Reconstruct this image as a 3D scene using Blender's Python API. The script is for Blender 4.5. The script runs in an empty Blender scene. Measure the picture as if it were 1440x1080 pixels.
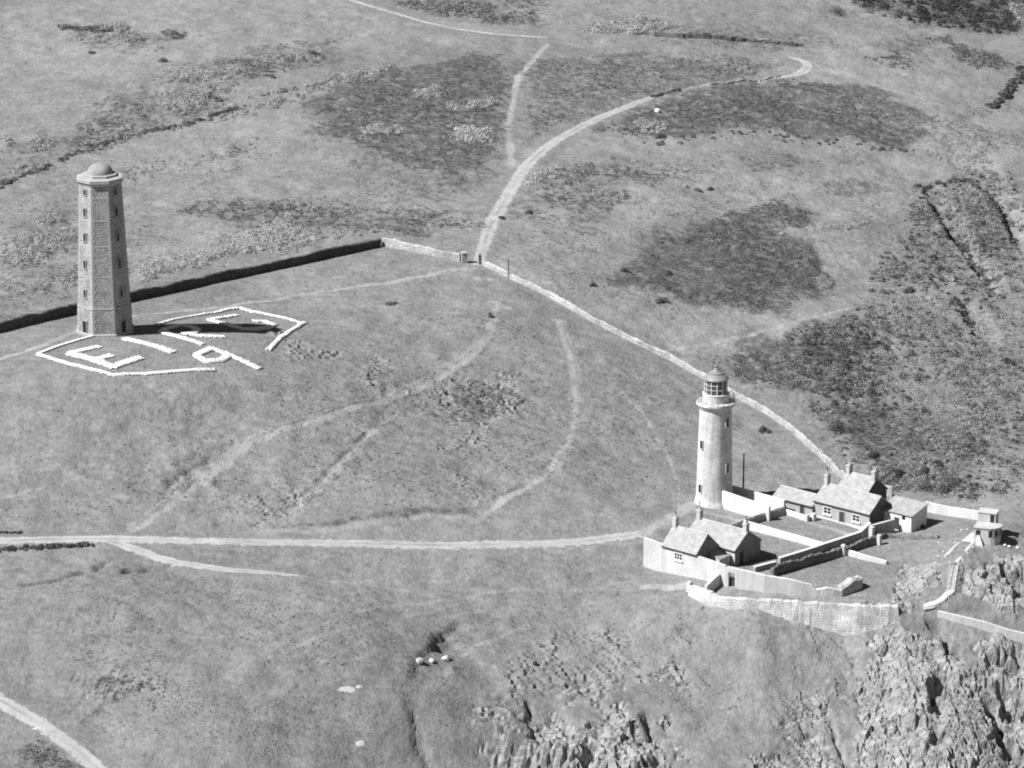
import bpy, math, random
import numpy as np
from mathutils import Vector, Matrix

random.seed(7)
rng = np.random.default_rng(11)
R = math.radians
SC = bpy.context.scene
COL = SC.collection

# ------------------------------------------------------------------ camera, sky, sun, exposure
FPX, PW, PH = 5100.0, 1440.0, 1080.0        # focal length in photo pixels, photo size
PITCH = R(17.0)
CAMZ = 580.0 * math.sin(R(18.85))           # height above the lighthouse's ground
cam_d = bpy.data.cameras.new('camera'); cam = bpy.data.objects.new('camera', cam_d); COL.objects.link(cam)
cam.location = (0, 0, CAMZ); cam.rotation_euler = (math.pi / 2 - PITCH, 0, 0)
cam_d.sensor_width = 36.0; cam_d.lens = FPX / PW * 36.0
cam_d.clip_start = 1.0; cam_d.clip_end = 20000.0
SC.camera = cam

SUN_EL, SUN_A = R(47.8), R(20.0)            # sun from the left, a little towards the camera
SUN_V = Vector((-math.cos(SUN_A) * math.cos(SUN_EL), -math.sin(SUN_A) * math.cos(SUN_EL), math.sin(SUN_EL)))
W = bpy.data.worlds.new('World'); SC.world = W; W.use_nodes = True
wn = W.node_tree; wn.nodes.clear()
sky = wn.nodes.new('ShaderNodeTexSky'); sky.sky_type = 'NISHITA'; sky.sun_disc = False
sky.sun_elevation = SUN_EL; sky.sun_rotation = math.atan2(SUN_V.x, SUN_V.y)
sky.air_density = 0.6; sky.dust_density = 0.15; sky.ozone_density = 1.0
bw = wn.nodes.new('ShaderNodeRGBToBW')       # panchromatic film: the sky's light without its colour
bg = wn.nodes.new('ShaderNodeBackground'); bg.inputs[1].default_value = 0.05
wo = wn.nodes.new('ShaderNodeOutputWorld')
wn.links.new(sky.outputs[0], bw.inputs[0]); wn.links.new(bw.outputs[0], bg.inputs[0]); wn.links.new(bg.outputs[0], wo.inputs[0])
sun_d = bpy.data.lights.new('sun', 'SUN'); sun_d.energy = 5.0; sun_d.angle = R(0.55); sun_d.color = (1, 1, 1)
sun = bpy.data.objects.new('sun', sun_d); COL.objects.link(sun)
sun.rotation_euler = SUN_V.to_track_quat('Z', 'Y').to_euler()
vs = SC.view_settings
vs.view_transform = 'Standard'; vs.look = 'None'; vs.gamma = 1.0; vs.use_curve_mapping = False; vs.exposure = 0.76
SC.cycles.use_denoising = False
SC.cycles.filter_width = 1.9            # the soft lens of the old aerial camera

# ------------------------------------------------------------------ noise
def _h(ix, iy, s):
    n = (ix.astype(np.int64) * 374761393 + iy.astype(np.int64) * 668265263 + s * 974634713) & 0xffffffff
    n = ((n ^ (n >> 13)) * 1274126177) & 0xffffffff
    return ((n ^ (n >> 16)) & 0xffff) / 65535.0
def vnoise(x, y, s=0):
    x = np.asarray(x, float); y = np.asarray(y, float)
    ix = np.floor(x); iy = np.floor(y); fx = x - ix; fy = y - iy
    fx = fx * fx * fx * (fx * (fx * 6 - 15) + 10); fy = fy * fy * fy * (fy * (fy * 6 - 15) + 10)
    a = _h(ix, iy, s); b = _h(ix + 1, iy, s); c = _h(ix, iy + 1, s); d = _h(ix + 1, iy + 1, s)
    return (a + (b - a) * fx) * (1 - fy) + (c + (d - c) * fx) * fy
def fbm(x, y, o=4, s=0):
    t = 0; a = 1; n = 0
    for i in range(o):
        t = t + a * vnoise(x * 2 ** i + 17.3 * i, y * 2 ** i - 9.1 * i, s + i); n += a; a *= 0.5
    return t / n
def ridged(x, y, o=4, s=0):
    t = 0; a = 1; n = 0
    for i in range(o):
        t = t + a * (1 - np.abs(2 * vnoise(x * 2 ** i + 5.7 * i, y * 2 ** i + 3.3 * i, s + i) - 1)) ** 2; n += a; a *= 0.55
    return t / n
def sstep(a, b, x):
    t = np.clip((x - a) / (b - a), 0, 1); return t * t * (3 - 2 * t)

# ------------------------------------------------------------------ photo pixels to directions
def ray(u, v):
    x, y = (u - PW / 2) / FPX, -(v - PH / 2) / FPX
    return np.array([x, math.cos(PITCH) + y * math.sin(PITCH), -math.sin(PITCH) + y * math.cos(PITCH)])
def on_level(u, v, z):
    d = ray(u, v); t = (z - CAMZ) / d[2]; return d[0] * t, d[1] * t

# ------------------------------------------------------------------ terrain: heights read off the lie of the land
CTRL = [(148, 460, 17.7), (385, 457, 15.6), (336, 433, 15.0), (159, 530, 18.4), (300, 521, 17.0), (430, 500, 15.2), (60, 500, 19.0), (0, 400, 17.0), (300, 370, 14.8), (150, 330, 15.5), (665, 365, 13.0), (537, 340, 13.8),
 (670, 450, 11.6), (600, 560, 8.6), (300, 600, 12.2), (0, 640, 12.5), (0, 758, 8), (170, 760, 7), (500, 766, 4), (700, 760, 2), (895, 752, .2),
 (1004, 706, 0), (800, 600, 4.6), (860, 480, 7), (985, 530, 3), (1100, 600, .2), (1190, 670, -.6), (1300, 710, -1),
 (0, 1000, 2), (300, 900, 3), (0, 860, 5.5), (600, 830, .5), (600, 950, -3.2), (590, 1075, -8.5), (250, 1075, -2), (800, 900, -4.5),
 (800, 1075, -13), (1000, 900, -6), (1050, 1075, -16), (1200, 950, -10), (1200, 1075, -18), (1310, 890, -6.5), (1330, 1000, -12.5),
 (1440, 930, -10), (1440, 1075, -20), (906, 808, -2.2), (978, 815, -1.2), (1030, 800, -.6), (1100, 760, -.5), (1180, 740, -.4),
 (1150, 800, -1.2), (1235, 790, -1.2), (1285, 748, -.9), (1040, 838, -1.7), (1100, 840, -2.0), (1180, 842, -2.4), (1250, 850, -3.0), (1390, 758, 2.3), (1340, 790, 1.2),
 (1290, 800, -.9), (1305, 852, -3.5), (1430, 760, 2.0), (1440, 690, -.8), (1430, 820, -2), (1440, 870, -5), (1345, 720, -.4),
 (1440, 500, -2.5), (1440, 300, 0), (1300, 400, 2), (1200, 500, 1.5), (1350, 600, -2.5), (0, 0, 22), (0, 200, 17.5), (400, 100, 19),
 (720, 50, 16), (1100, 90, 11), (1440, 0, 9), (1440, 130, 5), (900, 200, 11), (740, 230, 13), (1000, 350, 7.5), (1200, 250, 5.5), (1300, 150, 6.5)]
_cx = np.array([on_level(u, v, z) for u, v, z in CTRL]); _cz = np.array([c[2] for c in CTRL])
_S = 100.0
def _tk(r2): return np.where(r2 > 1e-12, 0.5 * r2 * np.log(np.maximum(r2, 1e-12)), 0)
_P = (_cx - [0, 650]) / _S
_n = len(_P)
_K = _tk(((_P[:, None] - _P[None]) ** 2).sum(-1)) + np.eye(_n) * 2e-3
_Q = np.hstack([np.ones((_n, 1)), _P])
_A = np.zeros((_n + 3, _n + 3)); _A[:_n, :_n] = _K; _A[:_n, _n:] = _Q; _A[_n:, :_n] = _Q.T
_w = np.linalg.solve(_A, np.concatenate([_cz, np.zeros(3)]))
def tps(x, y):
    sh = x.shape; p = np.stack([x.ravel() / _S, (y.ravel() - 650) / _S], -1); out = np.empty(len(p))
    for i in range(0, len(p), 40000):
        q = p[i:i + 40000]; r2 = ((q[:, None] - _P[None]) ** 2).sum(-1)
        out[i:i + 40000] = _tk(r2) @ _w[:_n] + _w[_n] + q @ _w[_n + 1:]
    return out.reshape(sh)
def axis(segs):
    out = [segs[0][0]]
    for a, b, st in segs:
        n = max(1, int(round((b - a) / st))); out += [a + (b - a) * (i + 1) / n for i in range(n)]
    return np.array(out)
GX = axis([(-4000, -800, 400), (-800, -300, 50), (-300, -150, 6), (-150, 20, .46), (20, 42, .38), (42, 84, .27), (84, 120, .45), (120, 150, .8), (150, 300, 6), (300, 800, 50), (800, 4000, 400)])
GY = axis([(-3000, 200, 400), (200, 440, 10), (440, 475, 1.5), (475, 488, .4), (488, 522, .24), (522, 585, .42), (585, 700, .55), (700, 950, 1.0), (950, 1200, 8), (1200, 2000, 80), (2000, 9000, 500)])
XX, YY = np.meshgrid(GX, GY)
_far = sstep(250, 620, np.hypot(XX, (YY - 680) * 0.75))
_xc = np.clip(XX, -260, 260); _yc = np.clip(YY, 400, 1080)
ZZ = tps(_xc, _yc) * (1 - _far) + 4.0 * _far - 40 * sstep(430, 250, YY) * 1.0
def gz(x, y):
    """height of the ground sheet at x, y (the sheet's own cells)"""
    x = np.asarray(x, float); y = np.asarray(y, float)
    i = np.clip(np.searchsorted(GX, x) - 1, 0, len(GX) - 2); j = np.clip(np.searchsorted(GY, y) - 1, 0, len(GY) - 2)
    fx = (x - GX[i]) / (GX[i + 1] - GX[i]); fy = (y - GY[j]) / (GY[j + 1] - GY[j])
    return (ZZ[j, i] * (1 - fx) + ZZ[j, i + 1] * fx) * (1 - fy) + (ZZ[j + 1, i] * (1 - fx) + ZZ[j + 1, i + 1] * fx) * fy
_T = np.arange(430, 1250, 0.75)
def hit(u, v):
    """where a photo pixel's line of sight meets the ground"""
    d = ray(u, v); d = d / np.linalg.norm(d)
    g = CAMZ + d[2] * _T - gz(d[0] * _T, d[1] * _T)
    k = np.argmax(g < 0)
    if g[k] >= 0: k = len(_T) - 1
    a, b = _T[k - 1], _T[k]
    for _ in range(14):
        m = (a + b) / 2
        if CAMZ + d[2] * m - float(gz(d[0] * m, d[1] * m)) < 0: b = m
        else: a = m
    t = (a + b) / 2
    return np.array([d[0] * t, d[1] * t, CAMZ + d[2] * t])
def hits(px): return np.array([hit(u, v) for u, v in px])
def seg_dist(pts, x, y):
    """distance to a polyline and the share of the way along it"""
    best = np.full(x.shape, 1e9); at = np.zeros(x.shape)
    L = np.concatenate([[0], np.cumsum(np.hypot(*np.diff(pts[:, :2], axis=0).T))])
    for k in range(len(pts) - 1):
        a, b = pts[k, :2], pts[k + 1, :2]; e = b - a; l2 = max(e @ e, 1e-9)
        t = np.clip(((x - a[0]) * e[0] + (y - a[1]) * e[1]) / l2, 0, 1)
        d = np.hypot(x - a[0] - t * e[0], y - a[1] - t * e[1]); m = d < best
        best = np.where(m, d, best); at = np.where(m, (L[k] + t * math.sqrt(l2)) / L[-1], at)
    return best, at
def inside(poly, x, y):
    c = np.zeros(x.shape, bool); n = len(poly)
    for i in range(n):
        x1, y1 = poly[i][:2]; x2, y2 = poly[(i + 1) % n][:2]
        if abs(y2 - y1) < 1e-9: continue
        c ^= ((y1 > y) != (y2 > y)) & (x < (x2 - x1) * (y - y1) / (y2 - y1) + x1)
    return c
def window(pts, m):
    i0, i1 = np.searchsorted(GX, [pts[:, 0].min() - m, pts[:, 0].max() + m]); j0, j1 = np.searchsorted(GY, [pts[:, 1].min() - m, pts[:, 1].max() + m])
    return slice(max(j0, 0), j1 + 1), slice(max(i0, 0), i1 + 1)
def region(px, soft=3.0, warp=3.0, seed=1, freq=0.12):
    """0..1 over the sheet: the patch outlined by photo pixels, with a ragged edge"""
    P = hits(px); out = np.zeros_like(ZZ); s = window(P, soft + warp + 2); x, y = XX[s], YY[s]
    d, _ = seg_dist(np.vstack([P, P[:1]]), x, y); d = np.where(inside(P, x, y), d, -d)
    d = d + (fbm(x * freq, y * freq * 0.7, 4, seed) - .5) * 2 * warp
    out[s] = sstep(-soft, soft, d); return out
def strip(px, width, soft=0.5, warp=0.0, seed=3):
    P = hits(px); out = np.zeros_like(ZZ); s = window(P, width + soft + warp + 1); x, y = XX[s], YY[s]
    d, t = seg_dist(P, x, y); d = d + (fbm(x * .5, y * .5, 3, seed) - .5) * 2 * warp
    out[s] = 1 - sstep(width / 2 - soft, width / 2 + soft, d); return out
def union(*a): return np.maximum.reduce(a)

# ---- relief that has a place of its own
built = union(region([(895, 800), (975, 700), (1110, 690), (1200, 690), (1300, 690), (1400, 720), (1330, 760), (1270, 850), (1000, 842), (930, 825)], 2, 0),
              region([(40, 500), (100, 440), (240, 440), (440, 440), (400, 530), (150, 540)], 5, 0))
COMP = region([(895, 800), (975, 700), (1200, 690), (1300, 700), (1265, 790), (1255, 848), (1110, 838), (1005, 841), (960, 826), (905, 812)], .6, 0)
# the terrace in front of the compound falls away below the retaining wall
RET_PX = [(969, 829), (1006, 841), (1060, 844), (1110, 846), (1165, 850), (1215, 853), (1262, 853)]
_rp = hits(RET_PX); _s = window(_rp, 45); _x, _y = XX[_s], YY[_s]; _d, _t = seg_dist(_rp, _x, _y)
_front = _y < np.interp(_x, _rp[:, 0], _rp[:, 1])
_drop = np.interp(_t, [0, .1, .35, .5, .75, .9, 1], [.1, .2, .3, 1.2, 2.6, 2.0, .5])
_off = np.where(_front, _drop * sstep(.2, 1.0, _d) * (1 - sstep(6, 40, _d)) * sstep(0, 0.02, _t) , 0)
ZZ[_s] -= _off
# rock
ROCK = union(
 strip([(1100, 852), (1150, 864), (1200, 880), (1240, 872), (1275, 858)], 3.2, 1.2, 1.0) * .62,
 region([(670, 1090), (680, 940), (720, 890), (800, 880), (880, 880), (960, 960), (1010, 1090)], 4, 6, 25) * .52,
 region([(1060, 1090), (1080, 1000), (1180, 900), (1240, 860), (1300, 850), (1200, 1000), (1190, 1090)], 4, 5, 26) * .5,
 region([(930, 900), (970, 880), (1020, 900), (1000, 930)], 3, 3, 27) * .45,
 region([(1195, 990), (1232, 900), (1300, 858), (1350, 905), (1400, 935), (1460, 960), (1470, 1085), (1440, 1150), (1330, 1150), (1250, 1150), (1190, 1100)], 3, 3.5, 5),
 region([(1240, 845), (1225, 810), (1270, 790), (1320, 795), (1335, 825), (1300, 850)], 2, 3, 6) * .72,
 region([(1345, 800), (1390, 780), (1440, 770), (1440, 865), (1400, 862), (1350, 835)], 2, 3, 7) * .95,
 region([(1350, 900), (1390, 900), (1470, 915), (1470, 985), (1400, 955)], 2, 2, 8) * 1.0,
 region([(735, 1120), (748, 1010), (775, 990), (800, 1005), (830, 1040), (852, 990), (885, 985), (900, 1035), (935, 1040), (960, 1120)], 1.2, 2.5, 9),
 region([(690, 960), (710, 915), (740, 905), (745, 960), (725, 1010), (700, 1000)], 2, 3, 10) * .55,
 region([(800, 930), (850, 890), (870, 895), (830, 935)], 1.5, 2, 11) * .5,
 region([(950, 905), (975, 890), (1005, 905), (990, 925)], 1.5, 2, 11) * .45,
 region([(1050, 1085), (1080, 1062), (1130, 1050), (1170, 1060), (1190, 1085)], 2, 2.5, 12) * .8,
 region([(560, 560), (640, 535), (720, 535), (735, 575), (650, 600), (590, 585)], 2, 4, 13) * .38,
 region([(350, 700), (400, 690), (420, 720), (370, 730)], 2, 3, 14) * .35,
 region([(385, 470), (450, 480), (470, 505), (400, 500)], 2, 3, 15) * .38,
 region([(190, 550), (230, 545), (240, 565), (200, 570)], 2, 2, 15) * .35,
 region([(630, 670), (710, 660), (700, 700), (640, 700)], 2, 3, 16) * .3,
 region([(580, 620), (700, 590), (710, 640), (600, 650)], 2, 4, 17) * .25)
ROCK = ROCK * (1 - .9 * COMP)
# the rock is split into blocks drawn out along the strata, each with its own height and tilt
def blocks(x, y, across, along, ang, s, jag=.6):
    c, n = math.cos(R(ang)), math.sin(R(ang)); wx = jag * across * (fbm(x * .35, y * .35, 3, s + 7) - .5) * 2
    a = (x * c + y * n) / along; b = (-x * n + y * c + wx) / across
    ia, ib = np.floor(a), np.floor(b); best = np.full(x.shape, 9e9); sec = np.full(x.shape, 9e9); out = np.zeros(x.shape); deep = np.zeros(x.shape)
    for da in (-1, 0, 1):
        for db in (-1, 0, 1):
            ca, cb = ia + da, ib + db; fa = ca + .15 + .7 * _h(ca, cb, s); fb = cb + .15 + .7 * _h(ca, cb, s + 1)
            d = (a - fa) ** 2 + (b - fb) ** 2; m = d < best
            hh = _h(ca, cb, s + 2) + (b - fb) * (.25 + .9 * _h(ca, cb, s + 3)) + (a - fa) * (_h(ca, cb, s + 4) - .5) * .9
            sec = np.where(m, best, np.minimum(sec, d)); out = np.where(m, hh, out); best = np.where(m, d, best)
    return out, np.sqrt(sec) - np.sqrt(best)
ISLE = sstep(.34, .62, ROCK * .8 + (fbm(XX * .16, YY * .16, 4, 151) - .5) * .9 + (fbm(XX * .9, YY * .9, 3, 152) - .5) * .5) * (ROCK > .04)
_act = ISLE > 0.01; _x, _y = XX[_act], YY[_act]
_b1, _e1 = blocks(_x, _y, 2.1, 6.0, -60, 21, 1.1); _b2, _e2 = blocks(_x, _y, .7, 2.6, -55, 31, 1.0); _b3, _e3 = blocks(_x, _y, 5.5, 11, -70, 51, 1.2)
_amp = ISLE[_act] * (.35 + .65 * ROCK[_act])
ZZ[_act] += _amp * ((_b3 - .6) * .8 + (_b1 - .55) * .7 + (_b2 - .5) * .3 - .45 * (1 - sstep(0, .10, _e1)) * (_h(np.floor(_x / 3), np.floor(_y / 5), 9) > .35) - .25 * (1 - sstep(0, .12, _e2)))
# rough striated turf
ROUGH = union(*[region(p, 3, 5, 170 + i) * k for i, (p, k) in enumerate([
 ([(555, 560), (640, 530), (725, 530), (745, 580), (650, 605), (580, 590)], 1), ([(380, 465), (455, 475), (490, 500), (410, 510)], 1), ([(180, 545), (230, 540), (250, 565), (195, 575)], .8), ([(335, 700), (400, 685), (430, 720), (360, 738)], .9),
 ([(580, 620), (700, 590), (715, 650), (600, 660)], .7), ([(630, 670), (720, 655), (705, 705), (640, 705)], .6), ([(470, 520), (560, 490), (570, 540), (480, 560)], .6), ([(700, 560), (800, 540), (850, 600), (760, 640)], .4), ([(150, 620), (330, 590), (340, 620), (200, 690)], .45), ([(450, 590), (560, 570), (540, 620), (470, 640)], .6),
 ([(690, 1000), (680, 930), (760, 880), (880, 880), (920, 950), (800, 985)], .9), ([(940, 905), (975, 885), (1015, 905), (995, 935)], 1), ([(1020, 1060), (1100, 960), (1190, 900), (1210, 990), (1150, 1060)], .6), ([(1100, 860), (1200, 880), (1230, 920), (1150, 930)], .5), ([(60, 930), (240, 940), (260, 1000), (100, 1010)], .5), ([(270, 740), (140, 700), (250, 640)], .3), ([(60, 570), (0, 560), (0, 640), (100, 620)], .4)])])
_act = ROUGH > .02; _x, _y = XX[_act], YY[_act]; _b1, _e1 = blocks(_x, _y, .8, 2.6, -40, 61, 1.2); _b2, _e2 = blocks(_x, _y, 1.7, 4.0, -55, 71, 1.2)
ROUGHM = np.zeros_like(ZZ); ROUGHM[_act] = ROUGH[_act] * sstep(.42, .62, fbm(_x * .22, _y * .22, 4, 171) + .06)
ZZ[_act] += ROUGHM[_act] * ((_b1 - .5) * .34 + (_b2 - .5) * .42)
# gentle unevenness of the pasture
ROADS_PX = {
 'main_road': ([(-60, 762), (60, 759), (150, 758), (280, 761), (400, 763), (530, 765), (650, 767), (760, 765), (840, 759), (900, 751)], [2.2] * 10),
 'branch_track': ([(150, 760), (190, 772), (240, 789), (310, 800), (370, 805), (420, 810)], [1.2, 2.2, 2.2, 1.7, 1.2, .5]),
 'gate_road': ([(672, 374), (679, 350), (690, 318), (703, 294), (720, 265), (740, 235), (775, 203), (830, 172), (880, 151), (925, 134)], [1.8, 2.2, 2.6, 2.6, 2.6, 2.6, 2.3, 2.2, 2.0, 1.4]),
 'hilltop_track': ([(1092, 110), (1115, 106), (1129, 101), (1136, 94), (1132, 87), (1110, 80)], [.6, 1.8, 2.6, 2.6, 2.0, .8]),
 'field_lane': ([(470, -8), (500, 2), (560, 20), (610, 34), (680, 46), (770, 53)], [1.5, 1.4, 1.4, 1.6, 1.8, .8]),
 'shore_road': ([(-40, 965), (0, 985), (60, 1021), (105, 1053), (150, 1092), (175, 1120)], [2.5] * 6)}
WALL_PX = [[(678, 373), (760, 412), (880, 477), (985, 531), (1075, 581), (1198, 684)], [(537, 346), (646, 368)], [(536, 347), (300, 398), (100, 443), (-80, 488)]]
near_wall = union(*[strip(p, 7.0, 2.0) for p in WALL_PX])
near_road = union(*[strip(p, 5.0, 1.5) for p, w in ROADS_PX.values()])
calm = 1 - np.clip(union(near_road, near_wall, built) , 0, 1) * .93
_in = (np.abs(XX) < 300) & (YY > 400) & (YY < 1200)
ZZ += np.where(_in, calm * ((fbm(XX * .045, YY * .045, 4, 51) - .5) * 2.2 + (fbm(XX * .3, YY * .3, 3, 61) - .5) * .62 + (fbm(XX * 1.1, YY * .9, 2, 65) - .5) * .26 * sstep(.38, .62, fbm(XX * .05, YY * .05, 3, 66))), 0)
# scarps, gullies and cracks: (pixels, width, depth)
CUTS = [([(1306, 868), (1318, 885), (1328, 900), (1345, 916)], 1.2, 2.0), ([(1326, 940), (1320, 958), (1318, 985), (1320, 1003)], 1.7, 3.4), ([(1322, 1020), (1318, 1045)], 1.0, 1.6),
 ([(1274, 1030), (1283, 1018), (1298, 1015)], .8, 1.2), ([(1372, 950), (1395, 965), (1415, 985), (1428, 1015)], 2.0, 3.2), ([(1398, 1020), (1412, 1045), (1425, 1070)], 2.2, 3.2),
 ([(1425, 800), (1432, 825), (1440, 850)], 1.8, 2.6), ([(1408, 795), (1415, 812)], 1.0, 1.4), ([(1425, 915), (1440, 918)], 1.5, 1.6), ([(1388, 985), (1402, 1005), (1412, 1030)], 1.6, 2.8), ([(1405, 960), (1425, 975), (1440, 990)], 1.4, 2.2), ([(1420, 1050), (1440, 1075)], 1.6, 2.4), ([(1380, 925), (1410, 935), (1440, 950)], 1.2, 1.2), ([(1440, 800), (1437, 830)], 1.2, 1.6),
 ([(908, 1002), (912, 1020), (920, 1045)], 1.0, 1.3), ([(818, 1035), (830, 1050), (825, 1075)], 1.6, 2.4), ([(742, 985), (745, 1005)], .9, 1.2), ([(925, 1060), (920, 1080)], 1.0, 1.2),
 ([(1165, 1010), (1175, 1035), (1185, 1070)], 1.0, .9), ([(0, 826), (60, 820), (130, 802), (160, 786)], 1.1, .7), ([(175, 805), (220, 800), (240, 797)], 1.3, 1.0),
 ([(560, 572), (520, 608), (455, 672), (425, 715)], .8, .25), ([(305, 640), (270, 660), (230, 690)], 1.0, .5)]
SCARPS = [([(1290, 256), (1312, 290), (1330, 325), (1352, 352), (1375, 385), (1398, 420)], 2.8), ([(1385, 262), (1402, 292), (1415, 320), (1440, 360)], 2.2), ([(1335, 415), (1352, 440), (1372, 468), (1390, 490)], 1.8), ([(1300, 380), (1312, 395), (1322, 410)], .9), ([(668, 872), (648, 875), (632, 881), (618, 889), (607, 902), (595, 914), (584, 930), (577, 948), (574, 964)], .55), ([(624, 886), (612, 896), (604, 908)], .75),
 ([(568, 972), (570, 990), (574, 1008), (579, 1030), (585, 1052), (594, 1080), (600, 1100)], .6), ([(905, 1000), (908, 1020), (915, 1042)], .9), ([(742, 985), (740, 1010), (748, 1040)], .8)]
for px, dp in SCARPS:
    P = hits(px); s = window(P, 9); x, y = XX[s], YY[s]; x2 = x + (fbm(x * .5, y * .5, 3, 15) - .5) * 1.6
    d, t = seg_dist(P, x2, y); _o = np.argsort(P[:, 1]); lx = np.interp(y, P[_o, 1], P[_o, 0]); sd = np.where(x2 > lx, d, -d)
    ends = np.clip(np.minimum(t, 1 - t) * 8, 0, 1) * (.55 + .9 * vnoise(x * .25, y * .4, 18))
    ZZ[s] -= dp * ends * sstep(-.12, .25, sd) * (1 - sstep(1.2, 6.5, sd))
for px, wd, dp in CUTS:
    P = hits(px); s = window(P, wd * 2 + 2); x, y = XX[s], YY[s]
    d, t = seg_dist(P, x + (vnoise(x * .8, y * .8, 5) - .5) * wd * 1.2, y)
    ends = np.clip(np.minimum(t, 1 - t) * 6 + .15, 0, 1)
    ZZ[s] -= dp * ends * (1 - sstep(wd * .25, wd * .8, d)) * (.5 + .9 * vnoise(x * .7, y * .7, 8))
SLOPE_PX = [(1290, 258), (1360, 245), (1440, 240), (1460, 690), (1385, 705), (1300, 700), (1200, 672), (1130, 575), (1080, 480), (1200, 440)]
# ---- ground cover
HEATH = union(
 region([(440, 150), (560, 100), (720, 72), (722, 190), (690, 240), (640, 262), (500, 205), (450, 190)], 3, 8, 101) * .9,
 region([(735, 80), (900, 70), (1100, 92), (950, 125), (820, 165), (740, 200)], 3, 7, 102) * .65,
 region([(830, 180), (950, 132), (1120, 108), (1240, 128), (1310, 163), (1275, 212), (1130, 190), (1020, 182), (900, 200)], 3, 7, 103) * .9,
 region([(860, 395), (930, 330), (1000, 305), (1090, 320), (1150, 355), (1182, 402), (1095, 437), (960, 420)], 3, 6, 104) * .95,
 region([(1010, 300), (1090, 278), (1150, 300), (1130, 322), (1010, 322)], 2, 4, 105) * .8,
 region([(985, 505), (1100, 465), (1200, 443), (1245, 500), (1200, 560), (1040, 545)], 3, 6, 106) * .85,
 region([(1130, 572), (1230, 560), (1390, 620), (1360, 690), (1250, 690), (1160, 610)], 3, 6, 107) * .85,
 region([(230, 295), (330, 280), (470, 295), (640, 300), (600, 330), (380, 325), (330, 312)], 3, 6, 108) * .6,
 region([(480, 200), (560, 190), (680, 240), (640, 300), (560, 280)], 3, 8, 109) * .5,
 region([(755, 330), (770, 260), (830, 230), (870, 280), (830, 330)], 3, 6, 110) * .55,
 region([(700, 290), (760, 240), (860, 220), (960, 225), (880, 262), (740, 330)], 3, 7, 110) * .5,
 region([(1040, 225), (1110, 215), (1150, 228), (1070, 240)], 1.5, 3, 111) * .6, region([(1140, 268), (1200, 250), (1250, 268), (1180, 276)], 1.5, 3, 112) * .6,
 region([(1020, 215), (1060, 220), (1040, 228)], 1.5, 2, 112) * .6, region([(1170, 222), (1220, 220), (1215, 232), (1180, 232)], 1.5, 2, 112) * .6,
 region([(0, 262), (0, 215), (120, 150), (200, 110), (330, 70), (470, 55), (470, 82), (330, 130), (200, 195)], 3, 7, 113) * .5,
 region([(80, 35), (180, 40), (270, 50), (180, 75), (90, 60)], 3, 6, 114) * .6,
 region([(540, 0), (760, -5), (760, 35), (690, 35), (600, 20)], 3, 6, 115) * .6,
 region([(900, 35), (1130, 45), (1180, 60), (1080, 75), (900, 60)], 3, 6, 116) * .5,
 region([(1180, -5), (1440, -5), (1440, 50), (1330, 40), (1210, 20)], 3, 8, 117) * .7,
 region([(1250, 50), (1320, 55), (1300, 80), (1250, 75)], 3, 6, 118) * .7,
 region([(100, 960), (210, 950), (240, 980), (130, 1010)], 3, 7, 119) * .5, region([(0, 1030), (60, 1040), (120, 1085), (0, 1085)], 3, 5, 120) * .6,
 region([(1290, 258), (1350, 250), (1400, 290), (1440, 400), (1440, 420), (1340, 340)], 3, 5, 121) * .7,
 region([(200, 690), (330, 610), (345, 620), (240, 700)], 2, 4, 122) * .35, region([(560, 540), (720, 530), (740, 580), (600, 600)], 3, 6, 123) * .3,
 region([(0, 330), (100, 300), (120, 390), (0, 440)], 3, 8, 124) * .45)
HEATH = union(HEATH, *[strip([(u + du, v + dv) for u, v in px], w, .4, .6, 9) * k for px, du, dv, w, k in (
 ([(560, 565), (520, 610), (450, 680), (410, 722)], 7, 3, .9, .8), ([(560, 565), (520, 610), (450, 680), (410, 722)], -8, -2, .8, .6), ([(540, 565), (450, 590), (380, 612), (340, 632)], 0, -7, 1.0, .7), ([(340, 632), (280, 680), (235, 715)], -12, -5, 1.2, .6), ([(340, 632), (280, 680)], 12, 6, .9, .5),
 ([(660, 505), (600, 540), (540, 565)], 4, 7, 1.0, .6), ([(811, 565), (803, 618), (765, 672), (700, 710)], 6, 4, .7, .5), ([(380, 747), (450, 747), (545, 732), (600, 726), (660, 728)], 0, -9, 1.6, .6), ([(670, 728), (700, 705), (740, 690)], -8, -6, 1.0, .5), ([(690, 470), (660, 505)], 9, 0, 1.0, .5))],
 region(SLOPE_PX, 5, 9, 126) * .22)
HEATH *= (1 - built)
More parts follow.
